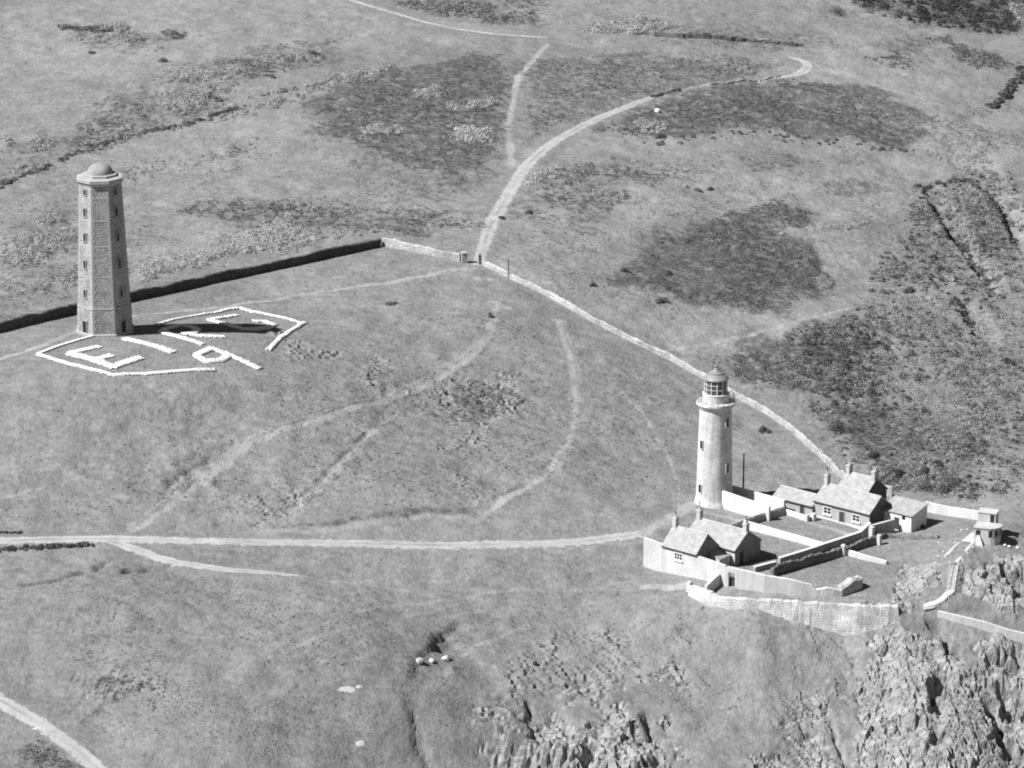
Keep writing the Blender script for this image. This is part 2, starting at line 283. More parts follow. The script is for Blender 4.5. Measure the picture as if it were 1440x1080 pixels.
PALE = union(ROUGHM * .45,
 region([(1290, 170), (1440, 130), (1440, 330), (1300, 330), (1250, 230)], 6, 8, 131) * .5,
 region([(700, 320), (900, 240), (1050, 245), (1290, 235), (1310, 300), (1160, 320), (1000, 290), (860, 330)], 4, 8, 132) * .6,
 region([(830, 440), (950, 420), (1120, 440), (1210, 420), (1100, 470), (960, 495)], 3, 6, 133) * .6,
 region([(0, 780), (140, 775), (150, 790), (60, 822), (0, 828)], 2, 2, 134) * .55,
 region([(180, 350), (330, 320), (480, 330), (380, 345), (220, 385)], 3, 6, 135) * .55, region([(0, 335), (110, 325), (100, 370), (0, 385)], 3, 6, 136) * .55,
 region([(180, 205), (300, 160), (450, 170), (400, 210), (220, 250)], 5, 8, 137) * .4,
 region([(1060, 60), (1300, 70), (1420, 110), (1290, 150), (1150, 90)], 4, 8, 138) * .35,
 region([(480, 0), (0, -5), (0, 120), (200, 95), (420, 70), (700, 55), (600, 40)], 5, 6, 139) * .45,
 region([(1380, 690), (1440, 680), (1440, 745), (1400, 735)], 2, 1, 139) * .5,
 region([(720, 980), (860, 860), (1000, 880), (1150, 940), (1140, 1060), (950, 1030), (800, 980)], 8, 12, 140) * .75,
 region([(240, 720), (400, 735), (640, 730), (900, 740), (880, 750), (500, 757), (260, 750)], 2, 2, 141) * .35)
TRACKS = [([(694, 432), (683, 470), (650, 500), (590, 535), (535, 558), (445, 583), (372, 606), (330, 628), (272, 672), (225, 708), (178, 744)], 1.0, .5, .4), ([(578, 560), (535, 605), (465, 676), (425, 718), (382, 746)], .8, .45, .4), ([(792, 450), (812, 505), (820, 560), (812, 620), (775, 676)], .8, .35, .4), ([(640, 440), (600, 470), (560, 520), (520, 560)], .7, .3, .4), ([(890, 560), (920, 600), (945, 650)], .6, .35, .3), ([(0, 700), (120, 670), (260, 600)], .7, .3, .4), ([(300, 960), (420, 890), (560, 850), (720, 830), (900, 815)], .9, .3, .6), ([(200, 1010), (360, 930), (500, 880), (640, 850)], .8, .28, .6), ([(380, 980), (470, 920), (600, 870), (760, 845)], .8, .25, .6), ([(400, 808), (440, 813), (500, 821), (575, 831)], 1.2, .35, .5), ([(700, 425), (690, 470), (660, 505), (600, 540), (540, 565), (450, 590), (380, 612), (340, 632), (280, 680), (235, 715), (185, 747)], 2.3, .55, .6),
 ([(340, 632), (310, 655), (285, 680)], 3.0, .8, .5), ([(562, 565), (520, 610), (450, 680), (410, 722), (370, 748)], 1.4, .5, .7), ([(785, 450), (803, 505), (811, 565), (803, 618), (765, 672), (700, 710), (668, 735)], 1.7, .65, .6),
 ([(865, 540), (905, 582), (937, 635), (955, 680), (953, 712)], .8, .5, .3), ([(380, 747), (450, 747), (545, 732), (600, 726), (660, 728)], 2.6, .4, .7), ([(770, 62), (728, 108), (714, 185), (720, 232)], 2.3, .75, .5),
 ([(668, 377), (560, 395), (430, 413), (300, 433), (190, 443), (120, 462), (60, 486), (-20, 508)], 2.0, .95, .4), ([(897, 752), (930, 737), (955, 722), (975, 708)], 3.4, .65, 1.0), ([(965, 712), (1000, 722), (1030, 730), (1065, 741)], 1.8, .6, .4),
 ([(925, 134), (970, 124), (1030, 114), (1095, 109)], 1.6, .55, .5), ([(672, 392), (690, 392)], 2.6, .9, .8), ([(960, 824), (905, 825)], 2.8, .8, 1.0), ([(692, 424), (712, 432)], 2.6, .7, .8),
 ([(625, 950), (660, 915), (740, 880)], 1.0, .45, .5), ([(905, 545), (880, 505)], .8, .3, .4), ([(920, 495), (1060, 470), (1200, 432)], 1.8, .45, .9), ([(1100, 95), (1180, 100), (1330, 150)], 3, .35, 1.4),
 ([(1141, 736), (1210, 757)], 1.8, .6, .2), ([(1250, 748), (1300, 752)], 2.2, .5, .6), ([(640, 960), (600, 965), (590, 1000), (605, 1075)], 1.2, .3, .6)]
WORN = union(*[np.minimum(strip(p, w * .55, min(sf * .5, .3), .5) * a * 1.5, 1) for p, w, a, sf in TRACKS], near_road * .06)
ROCKW = ISLE

# ------------------------------------------------------------------ materials (all grey: the picture has no colour)
MATS = {}
def nodes(name):
    m = bpy.data.materials.new(name); m.use_nodes = True; nt = m.node_tree
    MATS[name] = m; return m, nt, nt.nodes['Principled BSDF']
def nd(nt, t, **kw):
    n = nt.nodes.new(t)
    for k, v in kw.items():
        if k.startswith('i_'): n.inputs[k[2:].replace('_', ' ')].default_value = v
        else: setattr(n, k, v)
    return n
def mth(nt, op, a, b=None, c=None, clamp=False):
    n = nt.nodes.new('ShaderNodeMath'); n.operation = op; n.use_clamp = clamp
    for i, v in enumerate((a, b, c)):
        if v is None: continue
        if isinstance(v, (int, float)): n.inputs[i].default_value = v
        else: nt.links.new(v, n.inputs[i])
    return n.outputs[0]
def noise(nt, vec, scale, detail=4, rough=.55):
    n = nd(nt, 'ShaderNodeTexNoise'); n.inputs['Scale'].default_value = scale; n.inputs['Detail'].default_value = detail; n.inputs['Roughness'].default_value = rough
    if vec is not None: nt.links.new(vec, n.inputs['Vector'])
    return n.outputs[0]
def mapr(nt, v, a, b, c, d):
    n = nd(nt, 'ShaderNodeMapRange'); nt.links.new(v, n.inputs[0])
    for i, x in enumerate((a, b, c, d)): n.inputs[i + 1].default_value = x
    return n.outputs[0]
def lerp(nt, f, a, b):
    n = nd(nt, 'ShaderNodeMix'); n.data_type = 'FLOAT'
    for s, v in ((0, f), (2, a), (3, b)):
        if isinstance(v, (int, float)): n.inputs[s].default_value = v
        else: nt.links.new(v, n.inputs[s])
    return n.outputs[0]
def attr(nt, name): return nd(nt, 'ShaderNodeAttribute', attribute_name=name).outputs['Fac']
def bump(nt, bs, h, dist=.1, strength=1.0):
    b = nd(nt, 'ShaderNodeBump'); b.inputs['Distance'].default_value = dist; b.inputs['Strength'].default_value = strength
    nt.links.new(h, b.inputs['Height']); nt.links.new(b.outputs[0], bs.inputs['Normal'])
def surf(name, base, var=.12, scale=.6, fine=6.0, fvar=.08, rough=.9, bdist=0.02, streak=0.0, spec=.15):
    m, nt, bs = nodes(name)
    g = nd(nt, 'ShaderNodeNewGeometry').outputs['Position']
    v = mth(nt, 'MULTIPLY', mapr(nt, noise(nt, g, scale), .3, .7, 1 - var, 1 + var), mapr(nt, noise(nt, g, fine, 3), .3, .7, 1 - fvar, 1 + fvar))
    if streak:
        mp = nd(nt, 'ShaderNodeMapping'); mp.inputs['Scale'].default_value = (2.2, 2.2, .12); nt.links.new(g, mp.inputs[0])
        v = mth(nt, 'MULTIPLY', v, mapr(nt, noise(nt, mp.outputs[0], 1.0, 4), .45, .75, 1.0, 1 - streak))
    nt.links.new(mth(nt, 'MULTIPLY', v, base), bs.inputs['Base Color'])
    bs.inputs['Roughness'].default_value = rough; bs.inputs['Specular IOR Level'].default_value = spec
    if bdist: bump(nt, bs, noise(nt, g, fine, 4), bdist)
    return m
def masonry(name, base, bw_=.9, bh=.4, contrast=.25, bdist=.05, var=.15):
    """squared rubble: every block a little lighter or darker, joints recessed"""
    m, nt, bs = nodes(name)
    g = nd(nt, 'ShaderNodeTexCoord').outputs['Object']
    cb = nd(nt, 'ShaderNodeMapping'); cb.inputs['Scale'].default_value = (1 / bw_, 1 / bw_, 1 / bh); nt.links.new(g, cb.inputs[0])
    vo = nd(nt, 'ShaderNodeTexVoronoi'); vo.inputs['Scale'].default_value = 1.0; vo.inputs['Randomness'].default_value = .75; nt.links.new(cb.outputs[0], vo.inputs['Vector'])
    ve = nd(nt, 'ShaderNodeTexVoronoi', feature='DISTANCE_TO_EDGE'); ve.inputs['Scale'].default_value = 1.0; ve.inputs['Randomness'].default_value = .75; nt.links.new(cb.outputs[0], ve.inputs['Vector'])
    bwn = nd(nt, 'ShaderNodeRGBToBW'); nt.links.new(vo.outputs['Color'], bwn.inputs[0])
    v = mth(nt, 'MULTIPLY', mapr(nt, bwn.outputs[0], 0, 1, 1 - contrast, 1 + contrast), mapr(nt, noise(nt, g, .35), .3, .7, 1 - var, 1 + var))
    v = mth(nt, 'MULTIPLY', v, mapr(nt, ve.outputs['Distance'], 0, .1, .88, 1))
    nt.links.new(mth(nt, 'MULTIPLY', v, base), bs.inputs['Base Color'])
    bs.inputs['Roughness'].default_value = .95; bs.inputs['Specular IOR Level'].default_value = .1
    bump(nt, bs, mapr(nt, ve.outputs['Distance'], 0, .2, 0, 1), bdist)
    return m
def ground_material():
    m, nt, bs = nodes('ground_cover')
    g = nd(nt, 'ShaderNodeNewGeometry').outputs['Position']
    mp = nd(nt, 'ShaderNodeMapping'); mp.inputs['Scale'].default_value = (1, .6, 1); nt.links.new(g, mp.inputs[0]); p = mp.outputs[0]
    big = mapr(nt, noise(nt, p, .03, 3), .3, .7, .88, 1.12)
    mid = mapr(nt, noise(nt, p, .22, 5, .62), .3, .7, .85, 1.15)
    fin = mapr(nt, noise(nt, p, 1.3, 4, .68), .28, .72, .79, 1.21)
    n_f = noise(nt, p, 3.6, 3, .7)
    fine2 = mapr(nt, n_f, .3, .7, .86, 1.14)
    grass = mth(nt, 'MULTIPLY', mth(nt, 'MULTIPLY', mth(nt, 'MULTIPLY', big, mid), mth(nt, 'MULTIPLY', fin, fine2)), .192)
    # small dark tussocks and bleached tufts in the pasture
    mp2 = nd(nt, 'ShaderNodeMapping'); mp2.inputs['Rotation'].default_value = (0, 0, R(-24)); mp2.inputs['Scale'].default_value = (.28, 1.5, 1); nt.links.new(g, mp2.inputs[0])
    stv = mapr(nt, noise(nt, mp2.outputs[0], .5, 4, .6), .3, .7, .86, 1.12)
    tus = mth(nt, 'MULTIPLY', stv, mth(nt, 'MULTIPLY', mapr(nt, noise(nt, p, .8, 5, .7), .58, .72, 1.0, .6), mapr(nt, noise(nt, p, .55, 5, .75), .60, .74, 1.0, 1.3)))
    grass = mth(nt, 'MULTIPLY', grass, tus)
    hn = mapr(nt, noise(nt, p, .8, 6, .75), .3, .7, .6, 1.4)
    heath = mth(nt, 'MULTIPLY', mth(nt, 'MULTIPLY', hn, fin), .086)
    pale = mth(nt, 'MULTIPLY', mth(nt, 'MULTIPLY', mid, fin), .24)
    worn = mth(nt, 'MULTIPLY', mth(nt, 'MULTIPLY', mid, fine2), .29)
    rn = noise(nt, p, .5, 6, .7)
    mp3 = nd(nt, 'ShaderNodeMapping'); mp3.inputs['Rotation'].default_value = (0, 0, R(66)); mp3.inputs['Scale'].default_value = (.25, 2.2, .6); nt.links.new(g, mp3.inputs[0])
    lay = mapr(nt, noise(nt, mp3.outputs[0], 1.0, 5, .7), .36, .6, .6, 1.2)
    rock = mth(nt, 'MULTIPLY', mth(nt, 'MULTIPLY', mth(nt, 'MULTIPLY', mapr(nt, rn, .3, .7, .75, 1.25), fin), lay), .25)
    c = lerp(nt, mth(nt, 'MULTIPLY', attr(nt, 'pale'), mapr(nt, noise(nt, p, .12, 5), .35, .6, .3, 1.2), clamp=True), grass, pale)
    c = lerp(nt, mth(nt, 'MULTIPLY', mapr(nt, mth(nt, 'ADD', mth(nt, 'MULTIPLY', attr(nt, 'heath'), .82), mapr(nt, noise(nt, p, .55, 7, .8), .25, .75, -.95, .95)), .22, .85, 0, 1), 1.0), c, heath)
    c = lerp(nt, mapr(nt, mth(nt, 'ADD', attr(nt, 'rock'), mapr(nt, noise(nt, p, .9, 5, .7), .3, .7, -.45, .45)), .3, .7, 0, 1), c, rock)
    c = lerp(nt, mth(nt, 'MULTIPLY', attr(nt, 'worn'), mapr(nt, noise(nt, p, .5, 4, .7), .3, .6, .55, 1.1), clamp=True), c, worn)
    nt.links.new(c, bs.inputs['Base Color']); bs.inputs['Roughness'].default_value = 1.0; bs.inputs['Specular IOR Level'].default_value = 0.05
    hgt = mth(nt, 'ADD', mth(nt, 'MULTIPLY', noise(nt, p, 1.4, 4, .65), .5), mth(nt, 'MULTIPLY', n_f, .22))
    bump(nt, bs, hgt, .55, .75)
    return m
M_GROUND = ground_material()
def road_mat():
    m, nt, bs = nodes('gravel'); g = nd(nt, 'ShaderNodeNewGeometry').outputs['Position']
    ac = mth(nt, 'ABSOLUTE', attr(nt, 'across')); n1 = noise(nt, g, .9, 5, .75)
    grav = mth(nt, 'MULTIPLY', mth(nt, 'MULTIPLY', mapr(nt, noise(nt, g, .3), .3, .7, .84, 1.16), mapr(nt, noise(nt, g, 2.5, 4), .3, .7, .86, 1.14)), .345)
    gr = mth(nt, 'MULTIPLY', mapr(nt, noise(nt, g, 2.0, 4), .3, .7, .8, 1.2), .185)
    verge = mapr(nt, mth(nt, 'ADD', ac, mapr(nt, n1, .25, .75, -.55, .55)), .72, .98, 0, 1)
    crown = mth(nt, 'MULTIPLY', mapr(nt, mth(nt, 'ADD', ac, mapr(nt, n1, .25, .75, -.15, .15)), .1, .3, 1, 0), mapr(nt, noise(nt, g, .12, 3), .42, .6, .0, .6))
    c = lerp(nt, mth(nt, 'MAXIMUM', verge, crown), grav, gr)
    nt.links.new(c, bs.inputs['Base Color']); bs.inputs['Roughness'].default_value = 1.0; bs.inputs['Specular IOR Level'].default_value = .05
    bump(nt, bs, noise(nt, g, 2.5, 4), .06); return m
M_ROAD = road_mat()
M_LIME = surf('limewash', .60, .10, .4, 4, .07, .9, .01, .2)
M_PLASTER = surf('grey_render', .36, .08, .4, 4, .06, .9, .01, .08)
M_YARD = surf('pale_render', .50, .12, .35, 3, .08, .9, .02, .18)
M_SLATE = None
M_STONE = masonry('tower_stone', .30, .62, .36, .24, .03, .2)
M_DRESS = surf('dressed_stone', .33, .1, .6, 5, .08, .9, .02)
M_RUBBLE = masonry('rubble_stone', .17, .55, .3, .3, .08, .25)
M_PALERUB = masonry('pale_rubble', .37, .7, .35, .16, .05, .28)
M_RETAIN = masonry('lime_streaked_rubble', .45, .4, .4, .13, .03, .35)
M_DARKRUB = masonry('dark_rubble', .09, .55, .3, .3, .06, .25)  # rubble in a much darker tone than the rest
M_SHADEWALL = surf('shade_grey_wall', .31, .18, .5, 4, .12, .95, .05, .1)  # lime walls greyed in colour to carry the shade on their sides
M_GABLE_DK = surf('gable_dark', .10, .2, .8, 5, .15, .8, .02)
M_GABLE_MID = surf('gable_mid', .22, .15, .6, 5, .1, .9, .02, .15)
M_DOME = surf('dome_render', .27, .2, .5, 4, .12, .9, .02, .15)
M_DARK = surf('dark_opening', .03, .2, 1, 6, .1, .5, 0)
M_WOOD = surf('tarred_wood', .05, .2, 1, 6, .15, .7, .01)
M_FRAME = surf('white_paint', .72, .03, 1, 6, .03, .6, 0)
M_CONC = surf('concrete', .42, .12, .5, 4, .1, .9, .02, .1)
M_METAL = surf('painted_iron', .21, .1, 1, 6, .08, .5, 0, spec=.4)
M_CHIM = surf('chimney_render', .42, .12, .8, 5, .1, .9, .02, .1)
M_WSTONE = surf('whitewashed_stone', .72, .12, 1.2, 5, .1, .9, .03)
M_BOULD = surf('boulder', .42, .25, .8, 5, .15, .95, .06)
def glass_mat():
    m, nt, bs = nodes('window_glass'); bs.inputs['Base Color'].default_value = (.02, .02, .02, 1); bs.inputs['Roughness'].default_value = .08; return m
M_GLASS = glass_mat()
def lantern_mat():
    m, nt, bs = nodes('lantern_glass'); bs.inputs['Base Color'].default_value = (.08, .08, .08, 1); bs.inputs['Roughness'].default_value = .15; return m
M_LGLASS = lantern_mat()
def slate_mat():
    m, nt, bs = nodes('slates')
    g = nd(nt, 'ShaderNodeTexCoord').outputs['Object']
    br = nd(nt, 'ShaderNodeTexBrick'); br.inputs['Scale'].default_value = 1.0; br.inputs['Brick Width'].default_value = .35; br.inputs['Row Height'].default_value = .22
    br.inputs['Mortar Size'].default_value = .012; br.inputs['Color1'].default_value = (.33, .33, .33, 1); br.inputs['Color2'].default_value = (.39, .39, .39, 1); br.inputs['Mortar'].default_value = (.16, .16, .16, 1)
    nt.links.new(g, br.inputs['Vector'])
    w = nd(nt, 'ShaderNodeRGBToBW'); nt.links.new(br.outputs[0], w.inputs[0])
    v = mth(nt, 'MULTIPLY', w.outputs[0], mapr(nt, noise(nt, g, .9, 5, .7), .3, .7, .74, 1.22))
    nt.links.new(v, bs.inputs['Base Color']); bs.inputs['Roughness'].default_value = .75; bs.inputs['Specular IOR Level'].default_value = .25
    bump(nt, bs, br.outputs['Fac'], -.02); return m
M_SLATE = slate_mat()
def leaf_mat(name, base):
    m, nt, bs = nodes(name)
    nt.links.new(mth(nt, 'MULTIPLY', attr(nt, 'tone'), base), bs.inputs['Base Color'])
    bs.inputs['Roughness'].default_value = .9; bs.inputs['Specular IOR Level'].default_value = .08
    return m
M_LEAF = leaf_mat('foliage', 1.0)

# ------------------------------------------------------------------ mesh helpers
def props(o, label=None, cat=None, group=None, kind=None):
    if cat == 'wall': kind = 'thing'
    if label: o['label'] = label
    if cat: o['category'] = cat
    if group: o['group'] = group
    if kind: o['kind'] = kind
    return o
def fast(name, V, F, mat, parent=None, smooth=False, attrs=None):
    """a mesh object from arrays; F is an (n,3) or (n,4) array"""
    V = np.ascontiguousarray(V, np.float32); F = np.ascontiguousarray(F, np.int32); k = F.shape[1]
    me = bpy.data.meshes.new(name); me.vertices.add(len(V)); me.vertices.foreach_set('co', V.ravel())
    me.loops.add(F.size); me.loops.foreach_set('vertex_index', F.ravel())
    me.polygons.add(len(F)); me.polygons.foreach_set('loop_start', np.arange(0, F.size, k, dtype=np.int32)); me.polygons.foreach_set('loop_total', np.full(len(F), k, np.int32))
    if smooth: me.polygons.foreach_set('use_smooth', np.ones(len(F), bool))
    for an, av in (attrs or {}).items():
        a = me.attributes.new(an, 'FLOAT', 'POINT'); a.data.foreach_set('value', np.ascontiguousarray(av, np.float32).ravel())
    me.update(calc_edges=True); me.materials.append(mat)
    o = bpy.data.objects.new(name, me); COL.objects.link(o)
    if parent: o.parent = parent
    return o
class MB:
    def __init__(s): s.v = []; s.f = []
    def add(s, vs_, fs):
        n = len(s.v); s.v += [tuple(map(float, p)) for p in vs_]; s.f += [tuple(i + n for i in f) for f in fs]; return s
    def box(s, x0, x1, y0, y1, z0, z1):
        return s.add([(x0, y0, z0), (x1, y0, z0), (x1, y1, z0), (x0, y1, z0), (x0, y0, z1), (x1, y0, z1), (x1, y1, z1), (x0, y1, z1)],
                     [(0, 3, 2, 1), (4, 5, 6, 7), (0, 1, 5, 4), (1, 2, 6, 5), (2, 3, 7, 6), (3, 0, 4, 7)])
    def hexa(s, b, t):
        n = len(b); return s.add(list(b) + list(t), [tuple(reversed(range(n))), tuple(range(n, 2 * n))] + [(i, (i + 1) % n, n + (i + 1) % n, n + i) for i in range(n)])
    def lathe(s, prof, n=32, a0=0.0):
        vs_ = [(r * math.cos(a0 + 2 * math.pi * k / n), r * math.sin(a0 + 2 * math.pi * k / n), z) for r, z in prof for k in range(n)]
        fs = [(i * n + k, i * n + (k + 1) % n, (i + 1) * n + (k + 1) % n, (i + 1) * n + k) for i in range(len(prof) - 1) for k in range(n)]
        fs += [tuple(reversed(range(n))), tuple(range((len(prof) - 1) * n, len(prof) * n))]
        return s.add(vs_, fs)
    def bar(s, a, b, r, n=6):
        a, b = Vector(a), Vector(b); q = (b - a).to_track_quat('Z', 'Y'); L = (b - a).length
        ring = [q @ Vector((r * math.cos(2 * math.pi * k / n), r * math.sin(2 * math.pi * k / n), 0)) for k in range(n)]
        return s.hexa([a + p for p in ring], [b + p for p in ring])
    def build(s, name, mat, parent=None, smooth=False, loc=None):
        me = bpy.data.meshes.new(name); me.from_pydata(s.v, [], s.f); me.materials.append(mat)
        if smooth:
            me.polygons.foreach_set('use_smooth', np.ones(len(me.polygons), bool))
            me.set_sharp_from_angle(angle=R(35))
        me.update(); o = bpy.data.objects.new(name, me); COL.objects.link(o)
        if parent: o.parent = parent
        if loc is not None: o.location = loc
        return o
def empty(name, loc, rz=0.0):
    o = bpy.data.objects.new(name, None); COL.objects.link(o); o.location = loc; o.rotation_euler = (0, 0, rz); o.empty_display_size = .2; return o

# ------------------------------------------------------------------ the ground sheet
ny, nx = XX.shape
V = np.stack([XX.ravel(), YY.ravel(), ZZ.ravel()], -1)
idx = np.arange(nx * ny).reshape(ny, nx)
F = np.stack([idx[:-1, :-1], idx[:-1, 1:], idx[1:, 1:], idx[1:, :-1]], -1).reshape(-1, 4)
_gr = props(fast('ground', V, F, M_GROUND, smooth=True, attrs={'heath': HEATH, 'pale': PALE, 'rock': ROCKW, 'worn': WORN}), kind='structure')
_gr.data.polygons.foreach_set('use_smooth', np.ascontiguousarray((np.maximum(ISLE, ROUGHM * .6)[:-1, :-1] < .3).ravel()))

# ------------------------------------------------------------------ roads
def resample(P, step):
    P = np.asarray(P, float); L = np.concatenate([[0], np.cumsum(np.hypot(*np.diff(P[:, :2], axis=0).T))])
    # a smooth curve through the points
    t = np.linspace(0, L[-1], max(2, int(L[-1] / step) + 1)); out = []
    for tt in t:
        k = min(max(np.searchsorted(L, tt) - 1, 0), len(P) - 2); f = (tt - L[k]) / max(L[k + 1] - L[k], 1e-9)
        p0, p1, p2, p3 = P[max(k - 1, 0)], P[k], P[k + 1], P[min(k + 2, len(P) - 1)]
        out.append(.5 * ((2 * p1) + (-p0 + p2) * f + (2 * p0 - 5 * p1 + 4 * p2 - p3) * f * f + (-p0 + 3 * p1 - 3 * p2 + p3) * f ** 3))
    return np.array(out), t / L[-1], L / L[-1]
def ribbon(name, px, widths):
    P = hits(px)[:, :2]; C, t, L = resample(P, .5); w = np.interp(t, L, widths) * 1.18
    T = np.gradient(C, axis=0); T /= np.linalg.norm(T, axis=1)[:, None] + 1e-9; N = np.stack([-T[:, 1], T[:, 0]], -1)
    m = 9; V = []
    for j in range(m):
        s = (j / (m - 1) - .5)
        e = w * s + (np.array([vnoise(t * 140, np.full_like(t, j * 5.1 + .3), 7)][0]) - .5) * (.5 if j in (0, m - 1) else 0)
        q = C + N * e[:, None]; V.append(np.column_stack([q, gz(q[:, 0], q[:, 1]) + (.05 if 0 < j < m - 1 else .0)]))
    V = np.stack(V, 1); n = len(C); V = V.reshape(-1, 3); ii = np.arange(n * m).reshape(n, m)
    F = np.stack([ii[:-1, :-1], ii[:-1, 1:], ii[1:, 1:], ii[1:, :-1]], -1).reshape(-1, 4)
    return props(fast(name, V, F, M_ROAD, smooth=True, attrs={'across': np.tile(np.linspace(-1, 1, m), n)}), kind='structure')
for nm, (px, wd) in ROADS_PX.items(): ribbon(nm, px, wd)

# ------------------------------------------------------------------ walls
def wall(name, label, px, heights, th, mat, rough=0.0, straight=False, cap=None, group=None, cat='wall', batter=0.0, world=None, sink=.6, step=.7, rnd=.25, seed=0, foot=0.0):
    P = hits(px)[:, :2] if world is None else np.asarray(world, float)
    L0 = np.concatenate([[0], np.cumsum(np.hypot(*np.diff(P, axis=0).T))]); L0 /= L0[-1]
    n = max(2, int(np.hypot(*np.diff(P, axis=0).T).sum() / step) + 1)
    tt = np.unique(np.concatenate([np.linspace(0, 1, n), L0])) if not straight or len(P) > 2 else np.linspace(0, 1, n)
    C = np.stack([np.interp(tt, L0, P[:, 0]), np.interp(tt, L0, P[:, 1])], -1)
    T = np.gradient(C, axis=0); T /= np.linalg.norm(T, axis=1)[:, None] + 1e-9
    N = np.stack([-T[:, 1], T[:, 0]], -1)
    if N[:, 1].sum() < 0: N = -N
    B = C + N * th; h = np.interp(tt, np.linspace(0, 1, len(heights)) if len(heights) != len(P) else L0, heights)
    if rough >= .05: h = h * (1 + .5 * (fbm(tt * n * .22 + seed + len(label), tt * 0 + 3.3, 3, 8) - .5))
    g = gz(C[:, 0], C[:, 1]); gb = gz(B[:, 0], B[:, 1])
    if straight:
        gg = np.interp(tt, L0, gz(P[:, 0], P[:, 1]))
    else:
        k = 7; gg = np.convolve(np.pad(g, k // 2, mode='edge'), np.ones(k) / k, 'valid')
    top = gg + h; r2 = np.random.default_rng(seed + len(label))
    jt = lambda a: r2.normal(0, 1, len(tt)) * a
    low = np.minimum(g, gb) - sink; bo = batter * h
    bo = bo * (1 + foot * (fbm(tt * 23 + seed, tt * 0, 3, 5) - .5)) if foot else bo
    def pt(base, off, z): q = base + N * off[:, None] if not np.isscalar(off) else base + N * off; return np.column_stack([q, z])
    rows = [pt(C, -bo, low), pt(C, jt(rough * .4), top - rnd * th * .5 + jt(rough)), pt(C, .22 * th + jt(rough * .3), top + jt(rough)), pt(C, .78 * th + jt(rough * .3), top + jt(rough)), pt(B, jt(rough * .4), top - rnd * th * .5 + jt(rough)), pt(B, 0.0, low)]
    m = len(rows); V = np.stack(rows, 1).reshape(-1, 3); n = len(tt); org = np.array([C[0, 0], C[0, 1], g[0]])
    ii = np.arange(n * m).reshape(n, m); F = [tuple(q) for q in np.stack([ii[:-1, :-1], ii[:-1, 1:], ii[1:, 1:], ii[1:, :-1]], -1).reshape(-1, 4)]
    F += [tuple(ii[0]), tuple(reversed(ii[-1]))]
    mb = MB(); mb.add(V - org, F); o = mb.build(name, mat, loc=org)
    props(o, label, cat, group)
    if cap:
        rows = [pt(C, -.05, top - .02), pt(C, -.05, top + .07), pt(C, th * .5, top + .13), pt(B, .05, top + .07), pt(B, .05, top - .02)]
        m = len(rows); V = np.stack(rows, 1).reshape(-1, 3); ii = np.arange(n * m).reshape(n, m)
        F = [tuple(q) for q in np.stack([ii[:-1, :-1], ii[:-1, 1:], ii[1:, 1:], ii[1:, :-1]], -1).reshape(-1, 4)] + [tuple(ii[0]), tuple(reversed(ii[-1]))]
        MB().add(V - org, F).build('coping', cap, o)
    return o
GW = 'lighthouse compound walls'; GB = 'boundary walls of the headland'
TH = R(40.0); E1 = np.array([math.cos(TH), -math.sin(TH)]); E2 = np.array([math.sin(TH), math.cos(TH)])   # the compound's two directions

# boundary walls
wall('boundary_wall', 'long pale stone wall curving downhill from the gate to the rear cottage', [(678, 373), (715, 391), (760, 412), (830, 452), (880, 477), (940, 506), (985, 531), (1030, 557), (1075, 581), (1110, 605), (1150, 641), (1175, 666), (1198, 684)], [.95] * 13, .55, M_PALERUB, .07, group=GB)
wall('boundary_wall', 'short pale stone wall left of the gate piers', [(537, 346), (590, 356), (646, 368)], [1.5, 1.35, 1.25], .6, M_PALERUB, .05, group=GB)
wall('boundary_wall', 'long straight stone wall in shadow running behind the tall octagonal tower', [(536, 347), (400, 377), (300, 398), (185, 424), (100, 443), (0, 468), (-80, 488)], [1.6] * 7, .7, M_DARKRUB, .05, group=GB)
wall('boundary_wall', 'dark stone wall on the far skyline field above the hilltop track', [(890, 48), (960, 54), (1040, 59), (1130, 66)], [.9, 1.2, 1.0, .6], .8, M_RUBBLE, .28, group=GB, step=.9)

# compound walls
wall('courtyard_wall', 'tall white wall running from the lighthouse foot along the courtyard', [(1003.5, 711.5), (1081, 733)], [3.0, 2.4], .45, M_LIME, straight=True, group=GW)
wall('courtyard_wall', 'white wall at the back of the courtyard behind the lighthouse', [(1029, 701.5), (1102, 722)], [2.2, 2.2], .45, M_LIME, straight=True, group=GW)
wall('garden_wall', 'rounded grey wall crossing from the courtyard corner to the low annex', [(1020, 751), (1046, 741), (1104, 724)], [1.0, 1.15, 1.3], .7, M_SHADEWALL, .03, rnd=.8, group=GW)
wall('garden_wall', 'white wall dividing the two upper gardens', [(1049, 744), (1160, 774)], [1.3, 1.1], .45, M_LIME, straight=True, group=GW)
wall('garden_wall', 'pale wall with sunlit top along the lower edge of the upper gardens', [(1097, 795.5), (1160, 775.5), (1210, 759.5), (1224, 754.5)], [1.2, 1.2, 1.25, 2.2], .5, M_SHADEWALL, group=GW, cap=M_LIME)  # grey sides under a lime coping: shade and sun put into the colours
wall('garden_wall', 'low pale wall end beside the front cottage gable', [(1062, 805), (1092, 796.5)], [.8, .7], .5, M_SHADEWALL, group=GW, cap=M_LIME)
wall('garden_wall', 'upright weathered wall between rear cottage and outbuilding', [(1224.5, 757), (1243, 752), (1258, 748)], [2.0, 2.0, 2.0], .4, M_SHADEWALL, .04, group=GW, cap=M_YARD)
wall('dry_stone_wall', 'long dark dry stone wall above the lowest garden', [(1088, 811), (1140, 795), (1186, 781)], [1.45, 1.4, 1.4], .6, M_RUBBLE, .09, group=GW, step=.45)
wall('dry_stone_wall', 'short dark dry stone wall below the weathered upright wall', [(1191, 779), (1212, 772), (1232, 766)], [1.2, 1.3, 1.3], .6, M_RUBBLE, .09, group=GW, step=.45)
